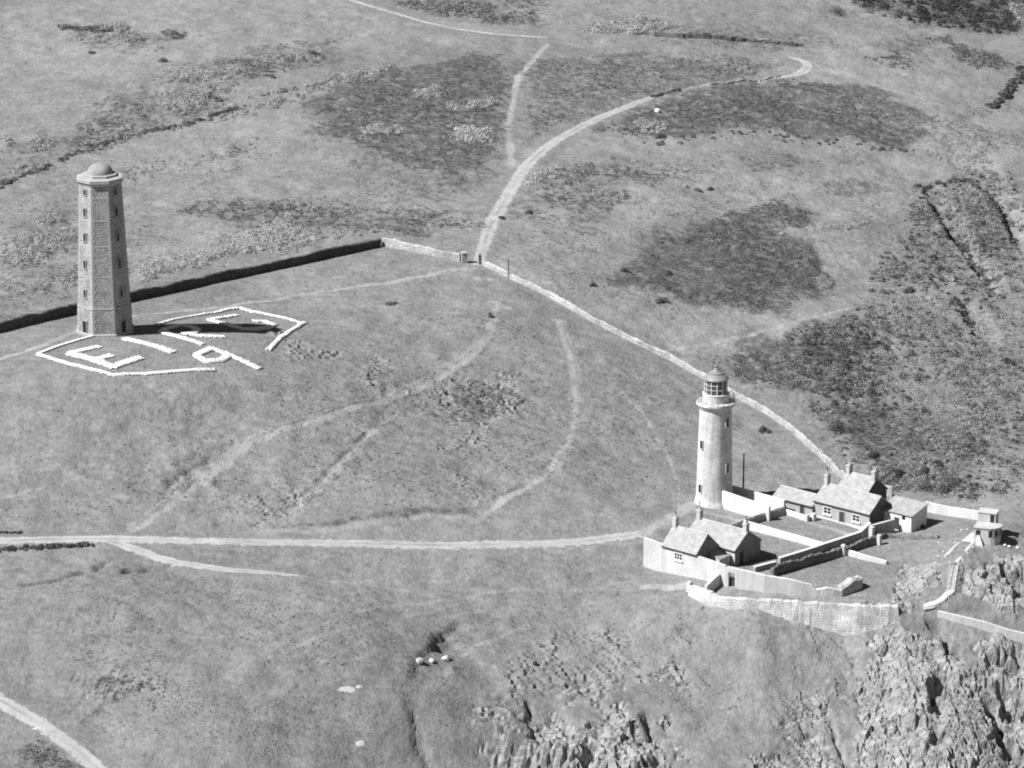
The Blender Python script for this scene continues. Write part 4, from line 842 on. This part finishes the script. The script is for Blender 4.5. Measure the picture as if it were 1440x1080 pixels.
MB().box(-2.15, 1.25, 1.7, 4.25, 4.3, 4.45).build('rear_roof', M_CONC, hut)
MB().box(.15, .85, 1.79, 1.84, 2.76, 4.1).build('rear_door', M_DARK, hut)
MB().box(1.08, 1.13, 2.2, 3.4, 2.9, 3.9).build('rear_window', M_GLASS, hut)
MB().hexa([(-1.4, -1.33, -.6), (.1, -1.33, -.6), (.1, -2.6, -.6), (-1.4, -2.6, -.6)], [(-1.4, -1.33, 1.3), (-.9, -1.33, 1.3), (-.9, -1.5, 1.3), (-1.4, -1.5, 1.3)]).build('buttress', M_CONC, hut)
# apron, kerb paths and steps
def slab(name, label, px, mat, thick=.14, cat='paving', widths=None):
    P = hits(px)[:, :2]
    if widths is None:
        m = MB(); b = [(x, y, float(gz(x, y)) - .3) for x, y in P]; t = [(x, y, float(gz(x, y)) + thick) for x, y in P]
        if np.cross(P[1] - P[0], P[2] - P[1]) < 0: b.reverse(); t.reverse()
        m.hexa(b, t); o = m.build(name, mat)
    else: o = wall(name, label, None, [thick] * len(P), widths, mat, .03, world=P, cat=cat, step=.5)
    return props(o, label, cat)
slab('concrete_path', 'pale concrete apron beside the lookout hut', [(1352, 761), (1366, 750), (1376, 746), (1380, 757), (1370, 764)], M_CONC)
slab('kerb_path', 'pale kerb running down the knoll left of the grass strip', [(1352, 763), (1341, 774), (1331, 784)], M_CONC, .12, 'path', .55)
slab('kerb_path', 'pale kerb running down the knoll right of the grass strip', [(1370, 765), (1360, 777), (1348, 792)], M_CONC, .12, 'path', .6)
s0, s1 = hit(1343, 795), hit(1337, 831)
st = empty('stairway', tuple(s1)); props(st, 'narrow concrete stairway with handrails climbing the knoll', 'stairway')
d = s0 - s1; dh = np.array([d[0], d[1]]); Ls = float(np.hypot(*dh)); dh /= Ls; st.rotation_euler = (0, 0, math.atan2(dh[1], dh[0])); NS = 20
for k in range(NS):
    xa, xb = Ls * k / NS, Ls * (k + 1) / NS; wx = s1[:2] + dh * (xa + xb) / 2; zt = max(d[2] * (k + 1) / NS, float(gz(*wx)) - s1[2] + .06)
    MB().box(xa, xb - .004, -.6, .6, zt - .9, zt + .02).build('step', M_CONC, st)
for sy in (-.62, .62):
    m = MB()
    for k in range(6):
        f = k / 5; wx = s1[:2] + dh * Ls * f; zz = max(d[2] * f, float(gz(*wx)) - s1[2]); m.bar((Ls * f, sy, zz - .2), (Ls * f, sy, zz + .95), .04)
        if k: m.bar((Ls * (f - .2), sy, zp + .95), (Ls * f, sy, zz + .95), .05)
        zp = zz
    m.build('handrail', M_CONC, st)
MB2 = [(1302, 852), (1309, 850), (1317, 847), (1325, 842), (1331, 836), (1337, 832)]
bs_ = empty('rubble_steps', tuple(hit(1319, 846))); props(bs_, 'bright white rubble steps at the foot of the knoll', 'steps')
for k in range(22):
    u = np.interp(k / 21, np.linspace(0, 1, 6), [p[0] for p in MB2]); v = np.interp(k / 21, np.linspace(0, 1, 6), [p[1] for p in MB2]); p = hit(u, v) - np.array(bs_.location); c = rng.uniform(.8, 1.2, 3)
    MB().hexa([(p[0] - .4 * c[0], p[1] - .5, p[2] - .4), (p[0] + .4 * c[1], p[1] - .45, p[2] - .4), (p[0] + .35, p[1] + .5 * c[2], p[2] - .4), (p[0] - .35, p[1] + .5, p[2] - .4)],
              [(p[0] - .36, p[1] - .4 * c[1], p[2] + .14), (p[0] + .36 * c[2], p[1] - .4, p[2] + .12 * c[0]), (p[0] + .3, p[1] + .4, p[2] + .18 * c[1]), (p[0] - .3 * c[0], p[1] + .4, p[2] + .16)]).build('step', M_WSTONE, bs_)

# ------------------------------------------------------------------ boulders and white marker stones
def rock_mesh(r, flat=.75, seed=0, sub=2):
    import bmesh
    bm = bmesh.new(); bmesh.ops.create_icosphere(bm, subdivisions=sub, radius=1.0)
    rr = random.Random(seed); pl = [Vector((rr.gauss(0, 1), rr.gauss(0, 1), rr.gauss(0, 1))).normalized() for _ in range(9)]
    for v in bm.verts:
        k = 1.0
        for p in pl:
            dd = v.co.normalized().dot(p)
            if dd > .55: k = min(k, .72 / dd + .06)
        v.co *= k * r * (1 + rr.uniform(-.05, .05)); v.co.z *= flat
    me = bpy.data.meshes.new('rock'); bm.to_mesh(me); bm.free(); return me
def rock(name, label, u, v, r, mat, flat=.75, seed=0, sc=(1, 1, 1), cat='boulder', group=None, bury=.25):
    p = hit(u, v); me = rock_mesh(r, flat, seed); me.materials.append(mat); o = bpy.data.objects.new(name, me); COL.objects.link(o)
    o.location = (p[0], p[1], p[2] + r * flat * (1 - bury * 2) * sc[2]); o.scale = sc; o.rotation_euler = (0, 0, seed * 1.3); return props(o, label, cat, group)
GR = 'boulders by the eroded bank'
rock('boulder', 'leftmost of three pale boulders beside the eroded bank', 590, 932, .62, M_BOULD, .85, 3, group=GR)
rock('boulder', 'middle of three pale boulders beside the eroded bank', 607, 931, .52, M_BOULD, .8, 5, group=GR)
rock('boulder', 'rightmost of three pale boulders beside the eroded bank', 627, 928, .62, M_BOULD, .75, 8, group=GR)
def flat_patch(label, u, v, ru, rv, seed):
    """a bare slab lying flush in the turf, following the ground"""
    rr = random.Random(seed); n = 18; c = hit(u, v); ring = []
    for k in range(n):
        a = 2 * math.pi * k / n; q = hit(u + ru * math.cos(a) * rr.uniform(.82, 1.12), v + rv * math.sin(a) * rr.uniform(.82, 1.12)); ring.append(q)
    V = []
    for f, dz in ((1.0, -.12), (.97, .035), (.6, .07)):
        for q in ring: p = c + (q - c) * f; V.append((p[0] - c[0], p[1] - c[1], float(gz(p[0], p[1])) - c[2] + dz))
    V.append((0, 0, .08)); F = [(j * n + k, j * n + (k + 1) % n, (j + 1) * n + (k + 1) % n, (j + 1) * n + k) for j in (0, 1) for k in range(n)] + [(2 * n + k, 2 * n + (k + 1) % n, 3 * n) for k in range(n)]
    o = MB().add(V, F).build('flat_rock', M_CONC, loc=c); return props(o, label, 'rock')
flat_patch('flat pale rock slab in the pasture left of the eroded bank', 488, 970, 13, 5, 1)
flat_patch('small flat pale rock touching the pale slab in the pasture', 505, 966, 5, 2.5, 2)
flat_patch('bright flat rock near the bottom edge of the pasture', 507, 1046, 7, 4.5, 3)
rock('white_rock', 'small bright white rock on the heath beside the gate road', 925, 157, .7, M_WSTONE, .8, 17, cat='rock')
MK = [(1319, 763), (1319, 782), (1327, 776), (1335, 791), (1354, 788), (1368, 770), (1361, 778), (1351, 746), (1360, 745), (1343, 763)]
for k, (u, v) in enumerate(MK): rock('marker_stone', 'small whitewashed stone lining the path up the knoll', u, v, .14, M_WSTONE, .8, 30 + k, cat='stone', group='marker stones on the knoll')
for k, (u, v, l) in enumerate([(1413, 767, 'white stone at the left of the cluster right of the lookout hut'), (1419, 769, 'white stone at the right of the cluster beside the lookout hut'), (1431, 771, 'white stone at the cliff edge right of the lookout hut')]):
    rock('white_stone', l, u, v, .26, M_WSTONE, .7, 50 + k, (1.3, 1, 1), 'stone')

# ------------------------------------------------------------------ vegetation
def tufts(P, rad, hgt, K, size, tone, out=1.15):
    """leafy clumps: K small triangles on and in each dome-shaped clump"""
    n = len(P); th = rng.uniform(0, 2 * np.pi, (n, K)); cz = rng.uniform(0, 1, (n, K)); rr = rng.uniform(.55, 1.05, (n, K)) ** .7
    lump = 1 + .25 * np.sin(th * 3 + rng.uniform(0, 6.28, (n, 1))) * (1 - cz)
    sx = np.sqrt(1 - cz ** 2) * np.cos(th) * lump; sy = np.sqrt(1 - cz ** 2) * np.sin(th) * lump
    C = np.stack([P[:, 0, None] + sx * rr * rad[:, None], P[:, 1, None] + sy * rr * rad[:, None], P[:, 2, None] + cz * rr * hgt[:, None]], -1)
    nrm = np.stack([sx, sy, cz], -1) * out + rng.normal(0, .42, (n, K, 3)); nrm /= np.linalg.norm(nrm, axis=-1, keepdims=True)
    t1 = np.cross(nrm, rng.normal(0, 1, (n, K, 3))); t1 /= np.linalg.norm(t1, axis=-1, keepdims=True); t2 = np.cross(nrm, t1)
    s = (size * rng.uniform(.6, 1.3, (n, K)))[..., None]
    V = np.stack([C + t1 * s, C - t1 * .5 * s + t2 * .9 * s, C - t1 * .5 * s - t2 * .9 * s], 2).reshape(-1, 3)
    F = np.arange(n * K * 3).reshape(-1, 3); T = np.repeat((tone[:, None] * rng.uniform(.88, 1.12, (n, K))).ravel(), 3)
    return V, F, T
def scatter(px, count, clump=.12, seed=200, thr=.42):
    P = hits(px); out = []
    lo, hi = P[:, :2].min(0), P[:, :2].max(0); fade = min(9.0, .25 * float((hi - lo).min()))
    while sum(map(len, out)) < count:
        q = rng.uniform(lo, hi, (count * 4, 2)); q = q[inside(P, q[:, 0], q[:, 1])]
        ed, _ = seg_dist(np.vstack([P, P[:1]]), q[:, 0], q[:, 1]); q = q[ed > rng.uniform(0, 1, len(q)) ** 2 * fade]
        q = q[fbm(q[:, 0] * clump, q[:, 1] * clump * .8, 3, seed) > thr + rng.uniform(-.08, .08, len(q))]
        out.append(q)
        if len(out) > 40: break
    q = np.vstack(out)[:count]; return np.column_stack([q, gz(q[:, 0], q[:, 1]) - .05])
def veg(name, label, cat, sets):
    Vs, Fs, Ts, n = [], [], [], 0
    for (px, cnt, r0, r1, hr, K, size, t0, t1, clump, thr, seed) in sets:
        P = scatter(px, cnt, clump, seed, thr); rad = r0 * .7 + (r1 * 1.5 - r0 * .7) * rng.uniform(0, 1, len(P)) ** 2.4; tone = rng.uniform(t0, t1, len(P))
        V, F, T = tufts(P, rad, rad * hr * rng.uniform(.8, 1.2, len(P)), K, size, tone); Vs.append(V); Fs.append(F + n); Ts.append(T); n += len(V)
    return props(fast(name, np.vstack(Vs), np.vstack(Fs), M_LEAF, attrs={'tone': np.concatenate(Ts)}), label, cat, kind='stuff')
SLOPE = [(1290, 258), (1360, 245), (1440, 240), (1460, 690), (1385, 705), (1300, 700), (1200, 672), (1130, 575), (1080, 480), (1200, 440)]
veg('bracken', 'rough bracken covering the slope behind the compound on the right', 'bracken',
    [(SLOPE, 4300, .3, .8, .75, 46, .11, .21, .31, .12, .42, 201), (SLOPE, 1300, .3, .85, .9, 56, .12, .07, .12, .07, .50, 202), (SLOPE, 560, .35, .85, 1.1, 70, .12, .03, .055, .05, .47, 204),
     ([(1290, 170), (1440, 130), (1440, 260), (1300, 260)], 700, .3, .6, .6, 40, .11, .18, .27, .1, .42, 203)])
PAST = [(0, 540), (150, 545), (400, 500), (640, 400), (700, 420), (960, 540), (960, 690), (880, 735), (640, 730), (0, 735)]
LOWP = [(0, 840), (160, 800), (600, 850), (900, 840), (960, 850), (1190, 900), (1140, 1060), (960, 1060), (760, 960), (560, 1080), (200, 1080), (0, 960)]
veg('grass_tussocks', 'rough grass tussocks dotted over the open pasture', 'grass',
    [(PAST, 2600, .12, .34, .7, 16, .085, .10, .17, .09, .50, 261), (PAST, 900, .12, .32, .6, 16, .085, .22, .32, .09, .50, 262), (LOWP, 2000, .10, .28, .7, 14, .08, .11, .18, .09, .52, 263), (LOWP, 700, .10, .28, .6, 14, .08, .22, .32, .09, .52, 264),
     ([(560, 560), (640, 535), (720, 535), (735, 575), (650, 600), (590, 585)], 500, .15, .4, .7, 18, .09, .07, .13, .15, .46, 265), ([(0, 270), (200, 200), (440, 170), (500, 220), (640, 290), (180, 400), (0, 440)], 1500, .15, .5, .6, 18, .1, .10, .26, .08, .5, 266),
     ([(690, 330), (900, 210), (1290, 220), (1280, 300), (1190, 420), (900, 470), (760, 400)], 1500, .15, .45, .6, 18, .1, .10, .18, .08, .52, 267)])
HP = [[(440, 150), (560, 100), (720, 72), (722, 190), (690, 240), (640, 262), (500, 205), (450, 190)], [(830, 180), (950, 132), (1120, 108), (1240, 128), (1310, 163), (1275, 212), (1130, 190), (1020, 182), (900, 200)],
      [(860, 395), (930, 330), (1000, 305), (1090, 320), (1150, 355), (1182, 402), (1095, 437), (960, 420)], [(985, 505), (1100, 465), (1200, 443), (1245, 500), (1200, 560), (1040, 545)], [(1130, 572), (1230, 560), (1390, 620), (1360, 690), (1250, 690), (1160, 610)]]
veg('heather', 'dark heather carpeting the rounded patches of the headland', 'heather',
    [(p, int(c * .8), .25, .7, .45, 34, .11, .065, .13, .09, .40, 210 + i) for i, (p, c) in enumerate(zip(HP, (1500, 1700, 1700, 900, 1000)))] +
    [([(735, 80), (900, 70), (1100, 92), (950, 125), (820, 165), (740, 200)], 720, .3, .7, .5, 26, 0.12, 0.095, 0.160, .1, .45, 220),
     ([(230, 295), (330, 280), (640, 295), (700, 320), (600, 335), (380, 325)], 560, .3, .8, .6, 30, 0.12, 0.076, 0.144, .1, .46, 221), ([(1180, -5), (1440, -5), (1440, 50), (1330, 40), (1210, 20)], 420, .7, 1.7, 1.0, 60, .18, .035, .07, .06, .44, 222),
     ([(730, 330), (760, 240), (860, 220), (990, 235), (880, 290)], 400, .3, .8, .6, 30, 0.12, 0.095, 0.160, .1, .48, 223), ([(1010, 300), (1090, 278), (1150, 300), (1130, 322), (1010, 322)], 280, .3, .7, .6, 30, 0.12, 0.095, 0.144, .1, .4, 224),
     ([(0, 262), (0, 215), (120, 150), (330, 70), (470, 55), (470, 82), (330, 130), (200, 195)], 400, .4, 1.0, .6, 34, 0.13, 0.095, 0.160, .06, .52, 225), ([(80, 35), (270, 45), (220, 75), (90, 60)], 208, .5, 1.1, .6, 34, 0.15, 0.095, 0.160, .06, .45, 226),
     ([(540, 0), (760, -5), (760, 35), (690, 35), (600, 20)], 360, .5, 1.2, .6, 34, 0.17, 0.095, 0.208, .06, .42, 227), ([(1150, 60), (1330, 50), (1440, 90), (1440, 110), (1290, 110)], 360, .4, 1.2, .7, 34, 0.16, 0.095, 0.176, .07, .5, 228),
     ([(120, 950), (230, 950), (240, 1000), (120, 1010)], 176, .15, .4, .6, 22, 0.08, 0.095, 0.160, .15, .48, 229), ([(0, 1025), (60, 1040), (110, 1080), (0, 1085)], 208, .15, .45, .6, 22, 0.08, 0.095, 0.160, .15, .45, 230)])
veg('gorse', 'pale flowering gorse in loose drifts on the rough ground', 'gorse',
    [([(0, 400), (120, 372), (260, 360), (330, 372), (150, 415), (0, 440)], 90, .35, .9, .7, 110, .11, .2, .36, .12, .46, 280), ([(330, 345), (420, 322), (520, 330), (500, 340), (400, 362)], 70, .4, .9, .7, 110, .11, .22, .4, .12, .42, 281), ([(100, 240), (220, 225), (320, 180), (330, 200), (200, 260)], 60, .3, .8, .6, 90, .11, .2, .34, .12, .46, 282),
     ([(180, 380), (250, 350), (340, 325), (410, 300), (420, 318), (460, 335), (420, 350), (330, 360), (200, 395)], 468, 0.42, 1.39, .75, 132, 0.105, 0.278, 0.462, .14, .44, 240),
     ([(0, 335), (100, 318), (110, 350), (60, 375), (0, 380)], 234, 0.42, 1.39, .75, 132, 0.105, 0.253, 0.418, .14, .44, 241), ([(40, 305), (85, 298), (90, 312), (50, 318)], 54, 0.48, 1.39, .75, 132, 0.105, 0.253, 0.418, .2, .3, 242),
     ([(625, 178), (690, 180), (698, 200), (640, 200)], 117, 0.48, 1.39, .75, 132, 0.112, 0.316, 0.495, .2, .36, 243), ([(580, 128), (615, 122), (620, 138), (590, 140)], 36, 0.60, 1.55, .75, 132, 0.112, 0.278, 0.440, .2, .3, 244),
     ([(625, 150), (700, 135), (700, 150), (640, 158)], 63, 0.48, 1.39, .75, 132, 0.112, 0.253, 0.440, .2, .36, 245), ([(500, 180), (570, 170), (570, 186), (510, 192)], 54, 0.48, 1.39, .75, 132, 0.112, 0.253, 0.440, .2, .36, 246),
     ([(220, 145), (290, 128), (290, 155), (235, 158)], 72, 0.60, 1.70, .75, 132, 0.124, 0.253, 0.396, .15, .36, 247), ([(235, 108), (300, 98), (350, 92), (350, 108), (260, 118)], 72, 0.48, 1.39, .75, 132, 0.124, 0.253, 0.374, .15, .4, 248),
     ([(330, 100), (360, 80), (450, 70), (470, 82), (380, 110)], 60, .4, 1.1, .75, 110, .13, .2, .36, .12, .42, 270), ([(210, 130), (330, 118), (330, 160), (230, 165)], 90, .4, 1.1, .75, 110, .13, .2, .36, .12, .42, 271), ([(300, 160), (420, 130), (500, 105), (520, 112), (400, 150), (310, 172)], 75, .4, 1.0, .75, 110, .13, .2, .36, .12, .4, 272),
     ([(0, 245), (120, 200), (250, 170), (260, 182), (120, 215), (0, 262)], 75, .4, 1.0, .75, 110, .13, .2, .36, .12, .4, 273), ([(180, 250), (300, 215), (360, 190), (370, 205), (250, 250)], 75, .3, .8, .6, 80, .12, .2, .34, .12, .45, 274), ([(1030, 100), (1060, 75), (1090, 85), (1060, 105)], 21, .4, 1.0, .75, 110, .13, .2, .36, .12, .3, 275), ([(820, 268), (870, 262), (890, 280), (850, 290)], 24, .4, .9, .75, 110, .13, .2, .36, .12, .3, 276),
     ([(0, 195), (80, 192), (80, 212), (20, 215)], 54, 0.48, 1.55, .75, 132, 0.124, 0.253, 0.374, .15, .36, 249), ([(800, 45), (890, 22), (960, 38), (900, 48)], 81, 0.72, 1.86, .75, 132, 0.155, 0.253, 0.396, .15, .36, 250),
     ([(885, 172), (945, 170), (945, 190), (900, 190)], 54, 0.48, 1.24, .75, 132, 0.112, 0.253, 0.440, .2, .32, 251), ([(735, 245), (790, 232), (800, 246), (740, 262)], 63, 0.48, 1.24, .75, 132, 0.112, 0.278, 0.462, .2, .32, 252),
     ([(465, 105), (540, 98), (540, 112), (480, 122)], 63, 0.48, 1.39, .75, 132, 0.124, 0.253, 0.396, .2, .34, 253), ([(90, 45), (180, 35), (200, 60), (120, 62)], 54, 0.60, 1.70, .75, 132, 0.149, 0.228, 0.352, .12, .42, 254), ([(1150, 316), (1220, 312), (1220, 322), (1155, 324)], 36, 0.42, 1.08, .75, 113, 0.105, 0.253, 0.396, .2, .3, 255),
     ([(60, 385), (120, 375), (120, 400), (70, 408)], 54, 0.48, 1.39, .75, 132, 0.112, 0.228, 0.330, .2, .4, 256), ([(1440, 5), (1420, 0), (1425, 20), (1440, 40)], 27, 0.72, 1.86, .75, 132, 0.155, 0.253, 0.396, .2, .3, 257)])
def hedge(name, label, px, n, r0, r1, t0, t1, K=90, spread=.5, size=.13, hr=.9):
    t0, t1 = t0 * 1.3, t1 * 1.3
    n = int(n * 1.8); r0 *= .6
    P = hits(px)[:, :2]; L0 = np.concatenate([[0], np.cumsum(np.hypot(*np.diff(P, axis=0).T))]); t = np.sort(rng.uniform(0, L0[-1], n))
    q = np.stack([np.interp(t, L0, P[:, 0]), np.interp(t, L0, P[:, 1])], -1) + rng.normal(0, spread, (n, 2)); rad = rng.uniform(r0, r1, n) * rng.uniform(.6, 1, n)
    V, F, T = tufts(np.column_stack([q, gz(q[:, 0], q[:, 1]) - .1]), rad, rad * hr, K, size, rng.uniform(t0, t1, n)); org = V.mean(0)
    o = fast(name, V - org, F, M_LEAF, attrs={'tone': T}); o.location = org; return props(o, label, 'hedge')
hedge('hedgerow', 'dark straggling hedgerow crossing the field above the octagonal tower', [(-10, 268), (60, 236), (130, 205), (200, 186), (255, 177), (300, 163), (345, 148)], 110, .5, 1.2, .05, .11)
hedge('hedgerow', 'pale scrubby hedgerow along the upper edge of the heath', [(345, 140), (430, 122), (500, 106), (560, 92)], 60, .4, .9, .10, .3)
hedge('hedgerow', 'dark clipped hedge beside the main road at the left edge', [(-20, 773), (40, 770), (90, 768), (128, 766)], 70, .35, .6, .04, .08, spread=.25)
hedge('hedgerow', 'dark low hedge above the main road at the left edge', [(-20, 750), (30, 749)], 18, .3, .5, .05, .09, spread=.2)
hedge('hedgerow', 'dark overgrown hedge by the right edge near the far field', [(1394, 152), (1412, 135), (1428, 118), (1448, 92)], 70, .8, 1.5, .04, .09, size=.3)
hedge('hedgerow', 'dark hedge along the bank of the gate road below the hilltop', [(918, 137), (935, 131), (955, 126)], 26, .4, .8, .04, .08, spread=.3)
hedge('hedgerow', 'thin dark hedge following the narrow track to the hilltop bend', [(1000, 119), (1050, 113), (1108, 108)], 40, .25, .5, .05, .09, spread=.25)
hedge('hedgerow', 'dark scrub line on the upper bank of the bracken slope', [(1288, 262), (1320, 258), (1362, 252), (1385, 272), (1400, 295)], 60, .5, 1.1, .04, .09)
hedge('hedgerow', 'dark scrub line down the middle of the bracken slope', [(1310, 300), (1345, 340), (1372, 372), (1390, 400)], 46, .4, .9, .04, .08, spread=.35)
hedge('hedgerow', 'dark scrub line low on the bracken slope', [(1342, 420), (1358, 440), (1372, 465)], 26, .4, .8, .04, .08, spread=.3)
hedge('hedgerow', 'dark scrub edging the lower side of the upper heath', [(920, 205), (1000, 190), (1080, 188), (1160, 200), (1270, 212)], 50, .3, .9, .05, .10, spread=1.5)
BUSH = [(305, 143, 1.2, .09, 'dark bush below the far left scrub patch'), (338, 103, 1.1, .10, 'dark bush in the scrub above the pale gorse at far left'), (443, 76, 1.3, .08, 'dark bush at the right tip of the far left scrub band'),
 (130, 75, 1.0, .09, 'dark bush under the topmost left scrub patch'), (383, 108, .9, .08, 'lone dark bush right of the far left hedgerow'), (228, 86, 1.0, .09, 'dark bush in the left scrub patch nearest the top left field'),
 (980, 268, 1.0, .10, 'round bush in the pale grass right of the gate road'), (998, 267, .8, .08, 'small dark bush beside the round bush in pale grass'), (962, 262, .8, .26, 'pale bush left of the round bush in pale grass'),
 (940, 385, .9, .07, 'dark bush on the left edge of the central heath mound'), (878, 381, .9, .06, 'darkest low bush left of the central heath mound'), (835, 402, .7, .08, 'small bush below the boundary wall side of the heath mound'),
 (930, 424, 1.0, .09, 'bush in the grass below the central heath mound'), (1098, 330, .7, .35, 'pale bush on top of the central heath mound'), (745, 300, .9, .07, 'dark bush just right of the gate road bend'),
 (705, 308, .8, .06, 'dark bush at the left verge of the gate road'), (930, 193, 1.2, .07, 'dark bush under the pale gorse beside the upper heath'), (1180, 605, 1.3, .06, 'dark bush on the slope above the rear cottage roof'),
 (1225, 640, 1.2, .06, 'dark bush behind the rear cottage chimney'), (1262, 668, 1.2, .05, 'dark bush just behind the outbuilding roof'), (1296, 664, 1.0, .05, 'dark bush right of the outbuilding on the slope'), (1330, 690, 1.0, .05, 'dark bush behind the pale yard wall'),
 (1075, 606, 1.0, .07, 'dark bush in the grass between lighthouse and boundary wall'), (1315, 365, 1.3, .05, 'dark bush below the upper scrub line of the slope'), (1320, 380, 1.2, .05, 'dark bush beside another on the slope left of the scrub line'),
 (1415, 510, 1.2, .05, 'dark bush near the right edge halfway up the slope'), (1280, 410, 1.0, .06, 'dark bush at the left margin of the bracken slope'), (550, 428, .7, .08, 'tiny dark bush in the pasture left of the worn track head'),
 (690, 444, .7, .06, 'small dark bush at the head of the worn track'), (1180, 20, 2.2, .05, 'large dark bush at the top edge right of centre'), (1320, 12, 2.6, .045, 'largest dark bush at the top right corner'), (1290, 18, 2.2, .05, 'large dark bush left of the largest top right one'), (1245, 12, 2.0, .055, 'large dark bush between others at the top right edge')]
for k, (u, v, r, t, lab) in enumerate(BUSH):
    p = hit(u, v); nb = 5; q = p[None] + np.column_stack([rng.normal(0, r * .4, nb), rng.normal(0, r * .5, nb), np.zeros(nb)]); q[:, 2] = gz(q[:, 0], q[:, 1]) - .1
    rad = r * rng.uniform(.4, .8, nb); V, F, T = tufts(q, rad, rad * 1.15, 150, .12, np.full(nb, t * 1.2)); e = empty('bush', tuple(p)); props(e, lab, 'bush', 'scattered bushes')
    fast('crown', V - p, F, M_LEAF, e, attrs={'tone': T}); MB().lathe([(.1, -.3), (.06, r * .6)], 6).build('stem', M_WOOD, e)
